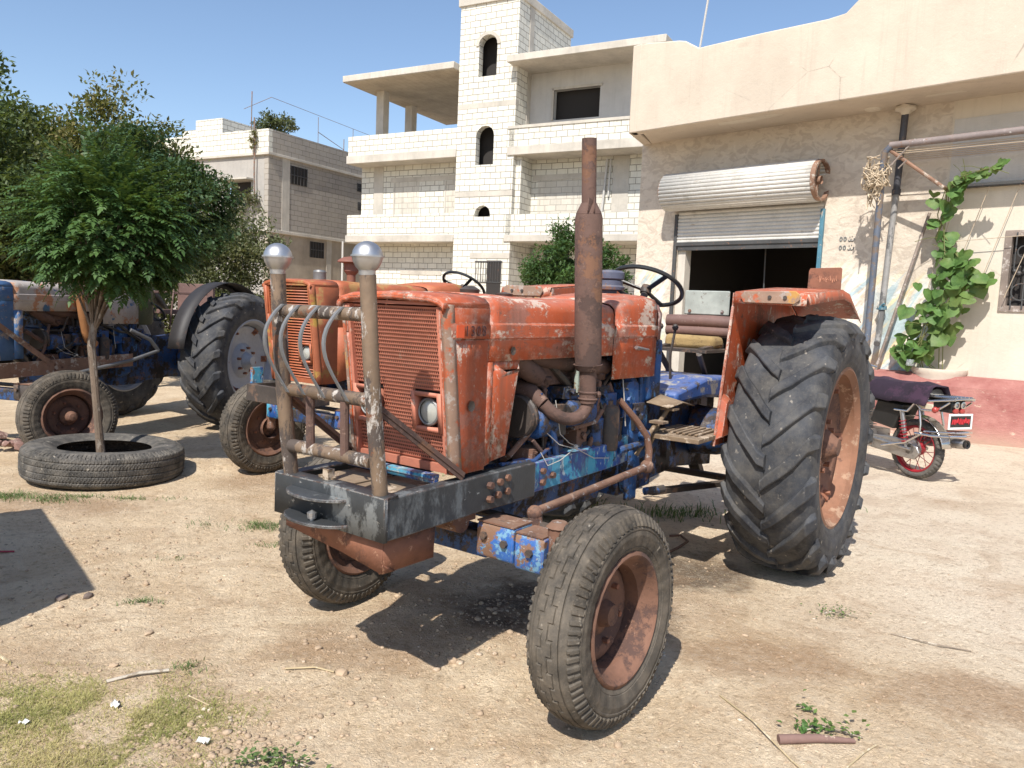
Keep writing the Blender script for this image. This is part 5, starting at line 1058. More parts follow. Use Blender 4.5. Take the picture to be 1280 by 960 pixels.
# exhaust
b=MB(); 
ex=lambda z:(1.745+(z-1.08)*.09,.375,z)
b.tube([ex(1.262),ex(1.30),ex(1.895),ex(1.925)],[.057,.060,.060,.052],24); b.tube([ex(1.915),ex(1.96)],[.056,.033],20); b.tube([ex(1.95),ex(2.225)],.0315,20,cap=False); b.tube([ex(1.262),ex(1.235)],[.066,.05],18)
o=b.build('exhaust_stack',m_exh,T); 
b=MB(); b.tube([ex(1.25),ex(1.09)],.0385,18); b.lathe([(.041,0),(.044,.006),(.041,.012)],ex(1.13),(0,0,1),18); b.lathe([(.041,0),(.045,.006),(.041,.012)],ex(1.10),(0,0,1),18); b.sphere((1.70,.40,1.125),.016,8); b.build('lower_pipe',m_exh,o)
b=MB(); pts=[]
for t in np.linspace(0,1,13):
    a=math.pi*t*.86; pts.append((1.745+.11*(1-math.cos(a)),.375-.10*t**2,1.095-.085*math.sin(a)+ .03*t*t))
b.tube([(1.745,.375,1.12)]+pts,.0285,16); b.tube([pts[-1],(1.965,.22,1.13),(1.96,.15,1.14)],[.031,.038,.042],14); b.build('exhaust_elbow',m_exh,o)
b=MB(); b.prism([(1.915,.0),(1.965,.008),(1.975,.03),(1.92,.035)],lambda a,c,t:(1.83+c*1.4+.0,t,a),.40,.404); b.add([(1.845,.405,1.90),(1.86,.425,1.92),(1.83,.405,1.985),(1.825,.385,1.96)],[(0,1,2,3)]); b.build('split_seam',m_exh,o,solid=.003)
b=MB(); b.box(1.60,1.67,.26,.285,1.11,1.30); b.beam((1.66,.27,1.12),(1.66,.27,1.3),.02,.04); b.build('stack_bracket',worn('pale_green_bracket',(.33,.38,.33),[((.2,.15,.1),10,.5,.6)],rough=.7),T)
# pre-cleaner
b=MB(); b.tube([(.93,0,1.56),(.93,0,1.64)],.045,16); b.lathe([(.045,0),(.085,.005),(.088,.02),(.075,.03),(.075,.055),(.05,.06)],(.93,0,1.615),(0,0,1),24); b.lathe([(.05,0),(.075,.0),(.082,.006),(.082,.038),(.07,.05),(.001,.056)],(.93,0,1.675),(0,0,1),24); b.build('air_pre_cleaner',m_bpaint,T)
front_axle(T,worn('flaking_blue_axle_paint',(.025,.11,.36),[((.14,.30,.44),24,.5,.57),((.20,.11,.07),8,.5,.58),((.38,.36,.34),30,.6,.65)],rough=.5,bump=.4,dust=.3,edge=(.3,.2,.14)))
wFL=front_wheel(T,2.3,.82,1,R_(-1.5),m_rub_front,m_rimdk); wFR=front_wheel(T,2.14,.72,-1,R_(2),m_rub_front,m_rimdk)
rear_wheel(T,1,.865,m_rub_rear,m_rim,m_rimdk,5,disc_y=.09); rear_wheel(T,-1,.865,m_rub_rear,m_rim,m_rimdk,6)
fender(T,1,m_red); fender(T,-1,m_red)
b=MB(); b.prism([(.76,1.69),(.955,1.69),(.955,1.815),(.945,1.822),(.77,1.816),(.762,1.80)],lambda a,c,t:(t,a,c),-.20,-.206); pl=b.build('fender_plate',m_rustred,T,bevel=.002)
b=MB(); r=random.Random(2)
for k in range(9): x0=.82+.012*k; b.tube([(-.1985,x0,1.745+r.uniform(-.012,.012)),(-.1985,x0+.008,1.76+r.uniform(-.012,.012)),(-.1985,x0+.012,1.74+r.uniform(-.01,.01))],.0022,4)
b.build('scratched_scribble',NT('pale_scratch').done((.55,.28,.18),.8),pl)
steering(T,X=.46,tilt=30,Z=1.66); seat(T)
# footboard and step
b=MB(); b.box(.52,.98,.28,.60,.835,.86); 
for k in range(7): b.beam((.60,.34+.035*k,.868),(.90,.34+.035*k,.868),.016,.012)
b.box(.515,.53,.28,.60,.80,.835); b.build('footboard',m_tan,T,bevel=.003)
b=MB(); b.loft([[(.95,.28,1.02),(.78,.28,1.05),(.6,.28,1.0)],[(.93,.40,1.0),(.78,.42,1.02),(.62,.42,.99)]]); b.build('pedal_plate',m_tan,T,solid=.006)
b=MB(); 
for (x,z) in ((.98,.92),(.85,.98)): b.tube([(x+.1,.3,.75),(x+.05,.33,z-.08),(x,.36,z)],.012,8); b.box(x-.04,x+.03,.33,.41,z,z+.012)
b.build('pedals',m_tan,T)
# steering linkage
b=MB(); b.tube([(2.11,.36,.655),(1.9,.365,.665),(1.15,.40,.715)],.018,12); b.sphere((2.11,.36,.65),.034,12); b.sphere((1.15,.40,.715),.036,12); b.build('drag_link',m_rust,T)
b=MB(); b.tube([(1.15,.405,.72),(1.135,.40,.80),(1.15,.39,.87),(1.21,.36,.95),(1.30,.30,1.06)],[.020,.018,.017,.017,.016],10); b.build('steering_drop_arm',m_rust,T)
b=MB(); b.tube([(2.11,.36,.66),(2.11,.37,.58),(2.17,.45,.56),(2.28,.59,.60)],[.03,.032,.024,.026],10); b.build('steering_arm',m_rust,T)
b=MB(); b.tube([(1.28,.30,.80),(1.1,.34,.82)],.02,8); b.sphere((1.08,.34,.86),.035,12); b.tube([(1.02,.33,.55),(.92,.40,.56)],.022,8); b.lathe([(.07,0),(.075,.03),(.03,.05),(.001,.05)],(1.05,.23,.60),(0,1,0),16); b.beam((1.05,.26,.72),(1.05,.26,.50),.09,.03,(0,1,0)); b.build('pump_fittings',m_bluemid,T,bevel=.003)
b=MB(); b.beam((.9,.30,.52),(-.3,.45,.42),.05,.03); b.beam((.9,-.30,.52),(-.3,-.45,.42),.05,.03); b.tube([(-.35,-.6,.40),(-.35,.6,.40)],.025,8); b.beam((-.35,0,.6),(-.55,0,.35),.08,.05); b.build('drawbar',m_dirty,T)
# front subframe
b=MB()
def bend(x): return 0
for s in (1,-1):
    c=MB(); secs=[]
    for (x,y,z0,z1) in ((2.905,.288,.690,.838),(2.8,.29,.690,.840),(2.5,.292,.695,.842),(2.4,.298,.700,.845),(2.2,.312,.700,.850),(2.055,.314,.702,.850)): secs.append([(x,s*y,z0),(x,s*(y+.004),z0+.004),(x,s*(y+.004),z1-.004),(x,s*y,z1),(x,s*(y-.05),z1),(x,s*(y-.05),z1-.008),(x,s*(y-.010),z1-.009),(x,s*(y-.010),z0+.006),(x,s*(y-.05),z0+.006),(x,s*(y-.05),z0)])
    c.loft(secs,closed=True,caps=True); o=c.build('bumper_side_beam',m_black,T,bevel=.002)
    c=MB()
    for x,z in ((2.36,.80),(2.30,.805),(2.25,.815),(2.31,.755),(2.25,.76),(2.36,.745)): c.cyl((x,s*.302,z),(x,s*.325,z),.0145,6)
    c.build('bolts',m_rimdk,o)
b=MB(); b.loft([[(2.905,-.292,.690),(2.905,-.292,.84),(2.855,-.292,.84)],[(2.915,-.29,.688),(2.915,-.29,.838),(2.860,-.29,.84)],[(2.918,0,.692),(2.918,0,.843),(2.860,0,.843)],[(2.915,.29,.688),(2.915,.29,.838),(2.86,.29,.84)],[(2.905,.294,.69),(2.905,.294,.84),(2.855,.294,.84)]]); fb=b.build('front_bumper_plate',m_front,T,solid=.01)
b=MB(); b.box(2.56,2.85,-.235,-.03,.805,.815); b.box(2.54,2.85,-.02,.235,.800,.812); b.build('bumper_deck',m_tan,T)
b=MB(); b.tube([(2.60,-.24,.845),(2.60,.24,.845)],.014,8); b.box(2.585,2.62,-.24,.24,.852,.868); b.build('radiator_support',m_bluec,T)
b=MB(); b.box(2.855,2.885,-.06,-.03,.84,.885); b.box(2.855,2.87,-.10,-.02,.843,.855); b.build('pin_bracket',m_tan,fb)
def halfdisc(z,r,t=.012,dx=0):
    c=MB(); n=22; poly=[(2.905+r*.62*math.sin(math.pi*k/n)+dx,-.045+r*math.cos(math.pi*k/n)) for k in range(n+1)]; c.prism(poly,P_xy,z,z+t); return c
hd=halfdisc(.795,.155).build('hitch_plate',m_front,T,bevel=.003); halfdisc(.705,.165,.012).build('hitch_plate',m_black,T,bevel=.003)
b=MB(); b.lathe([(.001,0),(.016,0),(.018,.02),(.001,.03)],(2.965,-.02,.725),(0,0,1),10); b.cyl((2.965,-.02,.71),(2.965,-.02,.74),.008,8); b.build('hitch_pin',m_steel,hd)
b=MB(); 
pl_=[(2.885,-.26,.69),(2.885,.262,.69),(2.885,.255,.565),(2.885,.05,.60),(2.885,-.26,.635)]; b.add(pl_,[(0,1,2,3,4)])
b.add([(2.885,.262,.69),(2.63,.265,.69),(2.63,.26,.565),(2.885,.255,.565)],[(0,1,2,3)]); b.add([(2.885,-.26,.69),(2.63,-.265,.69),(2.63,-.26,.565),(2.885,-.26,.635)],[(0,1,2,3)]); b.add([(2.886,.257,.60),(2.886,.24,.562),(2.83,.262,.566)],[(0,1,2)])
b.build('skid_plate',m_rustred,T,solid=.008,angle=15)
b=MB(); b.tube([(2.45,-.1,.66),(2.45,.25,.66)],.045,14); b.box(2.2,2.5,-.08,.08,.60,.72); b.box(2.38,2.52,-.26,.26,.66,.72); b.build('axle_pivot_bracket',m_rust,T)
# bull bar
BX=2.912
b=MB(); 
for s in (1,-1): b.tube([(BX-.026,s*.238,.842),(BX-.004,s*.238,1.0),(BX+.03,s*.236,1.30),(BX+.05,s*.232,1.585)],.0275,18)
bb_=b.build('bull_bar',m_bar,T)
for z in (1.455,1.165,.955):
    b=MB(); x=BX+.022 if z>1.2 else BX-.006; b.tube([(x+(z-1)*.03,-.215,z-.002),(x+(z-1)*.03,.0,z),(x+(z-1)*.03,.215,z)],.024,14); b.build('cross_bar',m_bar,bb_)
for y in (-.098,.085):
    b=MB(); b.tube([(BX+.005,y,1.15),(BX,y,.96)],.0165,10); b.build('short_upright',m_exh,bb_)
for y in (-.20,-.11,-.005,.115):
    b=MB(); P=[]
    for t in np.linspace(0,1,14): P.append((BX+.05+.072*math.sin(math.pi*t**.8)**1.1*(1-.25*t),y-.03*math.sin(math.pi*t)+.035*t,1.475-.315*t))
    P=[(BX+.02,y+.012,1.475)]+P
    for p,q in zip(P[:-1],P[1:]): pass
    L1=[];
    for p in P: L1.append([(p[0],p[1]-.008,p[2]),(p[0]+.006,p[1]-.006,p[2]+.002),(p[0]+.006,p[1]+.006,p[2]+.002),(p[0],p[1]+.008,p[2])])
    b.loft(L1,closed=True,caps=True); b.build('curved_rod',m_greysteel,bb_)
for s in (1,-1):
    b=MB(); c=(BX+.052,s*.231,1.645); b.lathe([(.026,-.062),(.028,-.046),(.038,-.036),(.047,-.018),(.0505,-.003),(.0545,-.003),(.0545,.003),(.0505,.003),(.048,.016),(.040,.030),(.029,.040),(.014,.047),(.001,.049)],c,(0,0,1),28); b.build('ball_finial',m_steel,bb_)
for s in (1,-1):
    b=MB(); b.beam((BX-.01,s*.243,1.135),(2.50,s*.287,.852),.034,.006,(0,1,0)); b.beam((BX-.01,s*.235,1.135),(2.50,s*.279,.852),.004,.03,(0,1,0)); b.build('diagonal_brace',m_exh,bb_)
# ---------------- the orange tractor behind
T2=empty('tractor',(-.185,7.94,0),HEAD,'faded orange tractor with mushroom shaped air cap half hidden behind the red one','tractor','old tractors parked in the yard')
P2={'dz':.10}
bonnet(T2,P2,m_orange,m_rust); nose(T2,P2,m_orange,m_orange,worn('yellowed_edge',(.36,.11,.05),[((.40,.24,.05),3.5,.5,.62)],rough=.6),slats=True)
for s in (1,-1): b=MB(); b.add([(2.37,.283*s,.87),(2.37,.283*s,1.29),(2.10,.283*s,1.29),(2.2,.283*s,.9)],[(0,1,2,3)]); b.build('skirt_panel',m_orange,T2,solid=.004)
engine(T2,m_blued,4,True); rails(T2,m_blued); front_axle(T2,m_bluec)
front_wheel(T2,2.3,.78,1,0,m_rub_front,m_rimdk); front_wheel(T2,2.3,.70,-1,0,m_rub_front,m_rimdk)
rear_wheel(T2,1,.84,m_rub_rear,m_rimdk,m_rimdk,7); rear_wheel(T2,-1,.84,m_rub_rear,m_rimdk,m_rimdk,8)
fender(T2,1,m_orange); fender(T2,-1,m_orange); steering(T2,.03,X=.55); seat(T2)
m_cap=worn('red_air_cap',(.22,.085,.06),[((.2,.08,.05),7,.5,.62)],rough=.7)
b=MB(); b.tube([(2.1,.12,1.62),(2.1,.12,1.76)],.035,14); b.lathe([(.035,.10),(.058,.13),(.058,.19),(.085,.195),(.112,.20),(.105,.215),(.065,.238),(.001,.248)],(2.1,.12,1.60),(0,0,1),24); b.build('air_pre_cleaner',m_cap,T2)
b=MB(); b.lathe([(.05,0),(.05,.06),(.052,.07),(.045,.085),(.001,.09)],(2.3,-.02,1.64),(0,0,1),20); b.build('filler_neck',m_greysteel,T2)
b=MB(); b.box(2.45,2.75,-.30,-.27,.70,.83); b.box(2.45,2.75,.27,.30,.70,.83); b.box(2.72,2.76,-.3,.3,.70,.83); b.build('front_frame',m_dirty,T2,bevel=.004)
b=MB(); b.box(2.60,2.70,-.34,-.31,.75,.95); b.build('side_lamp_bracket',m_bluec,T2)
# ---------------- the blue tractor at the left
HB2=R_(255.4)
def bluetractor():
    T=empty('tractor',(-4.0,9.0,0),HB2,'blue tractor with pale rusty bonnet and grey wheel disc parked behind the planted tyre','tractor','old tractors parked in the yard')
    mh=worn('rusty_pale_bonnet',(.42,.38,.36),[((.40,.20,.12),4.5,.48,.6),((.05,.13,.27),3.5,.56,.64),((.6,.56,.5),12,.6,.68)],rough=.6,dust=.3)
    mn=worn('rusty_blue_nose',(.06,.15,.33),[((.35,.30,.27),5,.5,.6),((.32,.16,.10),7,.56,.66)],rough=.6)
    bonnet(T,{},mh,mh); nose(T,{},mn,mn,mh,slats=True)
    for s in (1,-1): b=MB(); b.add([(2.37,.284*s,.87),(2.37,.284*s,1.29),(2.28,.284*s,1.29),(2.28,.284*s,.87)],[(0,1,2,3)]); b.build('skirt_panel',mn,T,solid=.004)
    engine(T,m_blued,6); rails(T,m_dirty); front_axle(T,m_dirty)
    front_wheel(T,2.3,.78,1,R_(-26),m_rub_old,m_rimdk,cap=True); front_wheel(T,2.3,.78,-1,R_(-26),m_rub_old,m_rimdk,cap=True)
    rear_wheel(T,1,.86,m_rub_rear,m_greydisc,m_greydisc,9,disc_y=.10); rear_wheel(T,-1,.86,m_rub_rear,m_greydisc,m_greydisc,10)
    md=worn('dark_curved_fender',(.028,.025,.025),[((.08,.05,.04),8,.58,.65)],rough=.6)
    for s in (1,-1):
        b=MB(); arc=[(.84*math.cos(R_(a)),.80+.84*math.sin(R_(a))) for a in range(8,150,8)]
        b.loft([[(x,s*.60,z) for x,z in arc],[(x,s*.80,z) for x,z in arc]]); b.loft([[(x,s*.60,z) for x,z in arc],[(x*.93,s*.60,.8+(z-.8)*.93) for x,z in arc]]); b.build('fender',md,T,solid=.006)
    b=MB(); b.tube([(1.72,.31,1.52),(1.70,.33,1.42),(1.64,.33,1.10),(1.60,.33,1.02),(1.52,.33,.97)],[.035,.036,.04,.042,.036],14); b.build('exhaust_pipe',worn('orange_rust_pipe',(.36,.16,.06),[((.2,.09,.05),8,.5,.62)],rough=.85),T)
    b=MB(); b.beam((2.55,.30,1.18),(2.05,.32,.83),.045,.008,(0,1,0)); b.beam((2.9,.31,.77),(1.0,.31,.79),.012,.13,(0,0,1)); b.build('front_frame',m_rustd,T)
    b=MB(); b.tube([(1.85,.36,.70),(1.1,.40,.80),(.75,.42,.88)],.018,10); b.tube([(.75,.42,.88),(.85,.40,1.0),(1.05,.33,1.10)],.02,10); b.build('drag_link',m_greysteel,T)
    b=MB(); b.lathe([(.16,0),(.18,.03),(.18,.45),(.15,.48),(.001,.48)],(.60,0,1.14),(0,0,1),20); b.build('fuel_tank',worn('olive_tank',(.12,.12,.06),[((.3,.2,.12),7,.55,.65)],rough=.6),T)
    b=MB(); b.beam((.35,-.2,1.5),(-.2,.3,1.5),.2,.03); b.tube([(.3,.2,1.1),(.25,.22,1.55)],.012,6); b.box(-.45,-.40,-.25,.25,1.30,1.62); b.box(-.40,.0,-.25,.25,1.25,1.30); b.build('seat',m_vinyl,T,bevel=.01)
    steering(T,-.35,X=.45)
bluetractor()
# ================================================================ MOTORCYCLE
m_chrome=NT('chrome').done((.62,.60,.58),.22,.95)
m_bsteel=worn('dull_chrome',(.45,.43,.41),[((.25,.17,.12),20,.55,.65)],rough=.35,metal=.8)
m_bred=worn('red_bike_paint',(.32,.02,.03),[],rough=.3,var=.1); m_cloth=worn('purple_cloth',(.022,.012,.024),[((.045,.02,.04),4,.45,.65)],rough=.95,bump=.6,bscale=14)
m_cream=NT('cream_lens').done((.62,.55,.42),.25); m_tail=NT('tail_lens').done((.35,.05,.04),.2)
def motorcycle():
    T=empty('motorcycle',(3.98,7.42,0),math.atan2(.93,-.36),'chromed motorcycle with red wheel and purple draped seat parked behind the big tractor wheel','motorcycle')
    def wheel(x,name,w):
        b=MB(); 
        for k in range(20):
            a=k*math.pi/10; 
            b.tube([(.045*math.cos(a+.5*(-1)**k),.03*(-1)**k,.045*math.sin(a+.5*(-1)**k)),(.215*math.cos(a),.0,.215*math.sin(a))],.0035,4)
        b.lathe([(.001,-.05),(.06,-.05),(.065,-.03),(.065,.03),(.06,.05),(.001,.05)],(0,0,0),(0,1,0),20)
        o=b.build(name,m_bred,T); o.location=(x,0,.295)
        f=lambda Y,Tt,R:-.006*((R>.268)&(np.sin(Tt*44+np.abs(Y)*70)>.55))-.004*((R>.27)&(abs(Y)<.004))
        tyre_grid('tyre',[(-.030,.225),(-.046,.245),(-.048,.262),(-.036,.282),(-.015,.292),(.015,.292),(.036,.282),(.048,.262),(.046,.245),(.030,.225)],260,f,m_rub_old,o,'Y',step=.005)
        b=MB(); b.lathe([(.232,-.032),(.222,-.034),(.208,-.018),(.208,.018),(.222,.034),(.232,.032)],(0,0,0),(0,1,0),40); b.build('rim',m_bred,o,solid=.004); return o
    wheel(0,'rear_wheel',.1); wheel(1.25,'front_wheel',.08)
    def part(name,m,fn,**k): b=MB(); fn(b); return b.build(name,m,T,**k)
    part('rear_mudguard',m_chrome,lambda b:b.loft([[(.33*math.cos(R_(a)),y,.295+.33*math.sin(R_(a))) for y in (-.06,-.045,.045,.06)] for a in range(60,176,10)]),solid=.004)
    part('chain_case',m_bsteel,lambda b:b.loft([[(-.08,yy,.33),(-.11,yy,.27),(-.06,yy,.2),(.1,yy,.20),(.5,yy,.24),(.52,yy,.36),(.3,yy,.38),(.05,yy,.38)] for yy in (.07,.10)],closed=True,caps=True),bevel=.01)
    part('brake_drum',m_bsteel,lambda b:b.lathe([(.001,.10),(.05,.10),(.09,.085),(.095,.05)],(0,0,.295),(0,1,0),24))
    for s in (1,-1):
        part('shock_absorber',m_bsteel,lambda b:(b.tube([(0.02,s*.125,.31),(.10,s*.13,.66)],.012,8),b.tube([(.05,s*.127,.45),(.10,s*.13,.66)],.022,10)))
        pts=[(.035+.055*t+.03*math.cos(t*44),s*.128+.03*math.sin(t*44),.36+.22*t) for t in np.linspace(0,1,60)]
        part('coil_spring',m_bred,lambda b:b.tube(pts,.006,5))
        part('swing_arm',m_bsteel,lambda b:b.tube([(-.02,s*.11,.295),(.25,s*.11,.32),(.55,s*.09,.34)],.018,8))
        part('rack_side_bar',m_chrome,lambda b:(b.tube([(.18,s*.14,.66),(.02,s*.15,.665),(-.06,s*.15,.76),(-.20,s*.15,.79),(-.46,s*.12,.83)],.011,8),b.tube([(-.06,s*.15,.76),(-.14,s*.15,.70),(-.30,s*.15,.71),(-.42,s*.14,.80)],.009,8),b.tube([(-.10,s*.14,.72),(-.14,s*.15,.56),(-.14,s*.15,.46),(.02,s*.14,.36),(.3,s*.14,.28)],.011,8)))
        part('side_reflector_panel',m_cream,lambda b:(b.box(-.26,-.10,s*.150-.006,s*.150+.006,.715,.765)),bevel=.004)
        part('indicator',m_tail,lambda b:(b.sphere((-.30,s*.17,.72),.03,12),b.tube([(-.30,s*.17,.72),(-.30,s*.10,.74)],.008,6)))
        part('rear_bumper_bar',m_chrome,lambda b:(b.tube([(-.10,s*.16,.47),(-.30,s*.17,.475),(-.44,s*.13,.49)],.013,8),b.tube([(-.18,s*.14,.50),(-.38,s*.15,.52),(-.48,s*.10,.53)],.009,8)))
    part('rear_rack',m_chrome,lambda b:(b.box(-.46,-.16,-.12,.12,.83,.838),[b.tube([(-.46,y,.85),(-.15,y,.84)],.007,6) for y in (-.1,-.05,0,.05,.1)],b.tube([(-.46,-.12,.835),(-.47,0,.84),(-.46,.12,.835)],.011,8),b.tube([(-.44,-.13,.49),(-.50,0,.50),(-.44,.13,.49)],.013,8),b.tube([(-.48,-.10,.53),(-.52,0,.54),(-.48,.10,.53)],.009,8)))
    part('tail_lamp_housing',m_plast,lambda b:b.box(-.40,-.20,-.085,.085,.70,.82),bevel=.01)
    for y in (-.04,.04): part('tail_lamp',m_chrome,lambda b:b.lathe([(.034,0),(.034,.02),(.022,.022),(.020,.008),(.001,.008)],(-.40,y,.775),(-1,0,0),16))
    for y in (-.04,.04): part('tail_lamp',m_tail,lambda b:b.lathe([(.03,0),(.03,.018),(.015,.026),(.001,.026)],(-.40,y,.72),(-1,0,0),16))
    # licence plate: white frame, dark field with red marks
    fr=part('plate_frame',NT('white_frame').done((.75,.74,.72),.5),lambda b:[b.box(-.44+ (0 if 1 else 0),-.43,y0,y1,z0,z1) for y0,y1,z0,z1 in ((-.15,.15,.555,.575),(-.15,.15,.68,.70),(-.15,-.13,.575,.68),(.13,.15,.575,.68))],bevel=.003)
    part('plate_field',m_plast,lambda b:b.box(-.436,-.431,-.13,.13,.575,.68))
    def sq(b):
        r=random.Random(4)
        for k in range(7):
            y=.11-.032*k; b.tube([(-.440,y,.60+r.uniform(0,.02)),(-.440,y-.008,.655+r.uniform(-.01,.01)),(-.440,y-.018,.61+r.uniform(-.01,.01)),(-.440,y-.028,.65)],.0055,5)
    part('plate_marks',NT('red_marks').done((.5,.03,.04),.5),sq)
    part('exhaust',m_bsteel,lambda b:(b.tube([(-.38,-.17,.40),(-.36,-.17,.40),(.15,-.17,.36),(.4,-.15,.30),(.8,-.1,.25)],[.04,.048,.05,.03,.02],16)))
    part('exhaust_tip',m_plast,lambda b:b.lathe([(.02,0),(.02,.03),(.041,.032),(.041,0)],(-.365,-.17,.40),(-1,0,.07),16))
    part('seat',m_plast,lambda b:b.loft([[(x,y*w,z+dz) for y,dz in ((-.13,-.05),(-.13,.02),(-.08,.06),(0,.07),(.08,.06),(.13,.02),(.13,-.05))] for x,z,w in ((-.16,.83,.7),(-.12,.84,1),(.2,.82,1.05),(.45,.80,1),(.62,.82,.8))],caps=True),bevel=.0)
    def clothf(b):
        S=[]
        for i in range(16):
            x=-.20+i*.06; row=[]
            for j in range(15):
                u=(j-7)/7; z=.945-.02*u*u if abs(u)<.55 else .94-(abs(u)-.55)*.42; y=u*.175+.03*np.sign(u)*max(0,abs(u)-.55)
                n_=mnoise.noise(Vector((x*9,y*14,z*9))); row.append((x+.012*n_,y+.015*n_,z+.02*n_-.015*abs(math.sin(x*7))))
            S.append(row)
        b.loft(S)
    part('draped_cloth',m_cloth,clothf,solid=.008,angle=None)
    part('side_panel',m_plast,lambda b:(b.loft([[(.1,yy,.72),(.42,yy,.74),(.5,yy,.5),(.2,yy,.46)] for yy in (-.12,.12)],closed=True,caps=True)),bevel=.02)
    part('engine',m_bsteel,lambda b:(b.box(.45,.80,-.13,.13,.24,.42),b.box(.62,.78,-.07,.07,.42,.6),[b.box(.59,.81,-.09,.09,.44+.025*k,.45+.025*k) for k in range(7)]),bevel=.015)
    part('frame_tube',m_plast,lambda b:(b.tube([(.12,0,.70),(.6,0,.72),(1.02,0,.82),(.98,0,.6),(.85,0,.25),(.4,0,.22)],.018,8)))
    part('fuel_tank',m_bred,lambda b:b.loft([[(x,w*math.cos(a),z+h*math.sin(a)) for a in np.linspace(0,2*math.pi,16,endpoint=False)] for x,w,h,z in ((.58,.04,.04,.82),(.64,.10,.08,.84),(.8,.13,.11,.86),(.95,.12,.10,.88),(1.03,.04,.05,.88))],closed=True,caps=True))
    part('fork',m_chrome,lambda b:[b.tube([(1.25,y,.295),(1.04,y,.95)],.018,8) for y in (-.09,.09)])
    part('front_mudguard',m_bred,lambda b:b.loft([[(1.25+.33*math.cos(R_(a)),y,.295+.33*math.sin(R_(a))) for y in (-.055,0,.055)] for a in range(30,150,12)]),solid=.004)
    part('handlebar',m_chrome,lambda b:b.tube([(.92,-.36,1.02),(1.0,-.22,1.06),(1.03,-.1,1.0),(1.03,.1,1.0),(1.0,.22,1.06),(.92,.36,1.02)],.012,8))
    part('headlight',m_chrome,lambda b:b.lathe([(.001,0),(.06,.01),(.085,.08),(.085,.1),(.001,.115)],(1.06,0,.92),(1,0,0),20))
motorcycle()
# ================================================================ LOOSE THINGS ON THE GROUND
def gz(x,y,dz=0): return (x,y,ground_h(x,y)+dz)
b=MB(); b.tube([gz(.985,2.555,.014),gz(1.12,2.56,.015),gz(1.26,2.572,.008)],[.017,.015,.008],12,True); b.v=[(x,y,z) for x,y,z in b.v]
tag(b.build('broken_stick',worn('peeled_stick',(.20,.12,.10),[((.42,.32,.24),14,.55,.65,(1,1,1))],rough=.9)),'thick reddish brown broken stick on the soil at the lower right','stick')
def cane(pts,r,label,name='dry_cane',cat='cane',m=None,group=None):
    b=MB(); b.tube([gz(x,y,dz) for x,y,dz in pts],r,6); return tag(b.build(name,m or m_caneM),label,cat,group)
m_caneM=worn('dry_cane_stalk',(.42,.33,.20),[((.6,.52,.38),10,.5,.62)],rough=.9)
m_twig=worn('grey_twig',(.26,.21,.16),[((.45,.4,.33),12,.5,.6)],rough=.95)
cane([(.86,2.86,.006),(.93,2.66,.012),(.99,2.44,.008),(1.04,2.3,.005)],.0035,'long thin bent dry cane running to the lower edge beside the broken stick')
cane([(1.15,2.40,.004),(1.26,2.50,.008),(1.33,2.56,.004)],.0035,'short thin dry cane just below the broken stick')
cane([(-1.50,2.80,.006),(-1.40,2.85,.014),(-1.30,2.89,.012)],.007,'grey knobbly twig lying on the upper edge of the near grass patch','dry_twig','twig',m_twig)
cane([(-.86,2.95,.005),(-.74,2.945,.01),(-.66,2.93,.006)],.004,'pale dry twig in front of the tractor beside a small stone heap','dry_twig','twig')
cane([(-2.12,3.05,.004),(-1.95,2.92,.006)],.007,'pale flat straw stalk at the edge of the shadow on the left','dry_twig','twig',m_caneM)
cane([(-1.15,2.72,.004),(-1.05,2.66,.006)],.003,'short pale straw right of the near grass patch','dry_twig','twig',m_caneM)
cane([(1.9,3.62,.004),(2.05,3.5,.012),(2.2,3.46,.004)],.0035,'thin curved twig on the pale ground below the green weed','dry_twig','twig',m_twig)
def sprig(name,c,n,rad,s,label,cat,seed,m=None,stem=None):
    global rng; rng=np.random.default_rng(seed); root=empty(name,gz(*c),0,label,cat)
    C=np.stack([rng.normal(size=n)*rad[0],rng.normal(size=n)*rad[1],abs(rng.normal(size=n))*.018+.006],1); D=rnd_unit(n); D[:,2]=abs(D[:,2])*.3; Nn=rnd_unit(n)*.5+np.array([0,0,1.])
    L=rng.uniform(.6,1.3,n)*s; leaves('leaf_mass',C,D,Nn,L,L*.6,m or L_vine,root)
    b=MB(); b.tube([(-rad[0],0,.01),(0,.01,.02),(rad[0]*1.2,-.005,.012),(rad[0]*2.2,-.03,.006)],.003,5); b.build('stem',m_twig,root)
sprig('cut_sprig',(1.17,2.63),75,(.06,.022),.028,'wilting cut green sprig behind the broken stick','sprig',51)
sprig('cut_sprig',(1.17,2.78),14,(.012,.02),.028,'small upright bit of cut green sprig farther from the stick','sprig',52)
sprig('ground_weed',(1.71,3.83),90,(.05,.045),.017,'small flat green weed on the pale ground right of the front wheel','weed',53,m_gg)
sprig('ground_weed',(-.72,2.33),150,(.07,.03),.02,'green leafy weed at the lower edge of the picture','weed',54,m_gg)
m_paper=worn('white_paper',(.75,.74,.70),[],rough=.8)
def scrap(x,y,w,l,rz,label,m=m_paper):
    b=MB(); n=4; b.loft([[(w*(i/n-.5),l*(j/n-.5),.012+.008*math.sin(i*2.1+j)) for j in range(n+1)] for i in range(n+1)]); o=b.build('paper_scrap',m,None,solid=.001); o.location=gz(x,y); o.rotation_euler=(0,0,rz); tag(o,label,'paper')
scrap(-1.385,2.645,.03,.045,.5,'crumpled white paper scrap in the middle of the near grass patch'); scrap(-1.62,2.50,.035,.02,.3,'tiny white scrap at the left part of the near grass patch'); scrap(-.98,2.43,.03,.04,1.1,'torn whitish scrap right of the near grass patch')
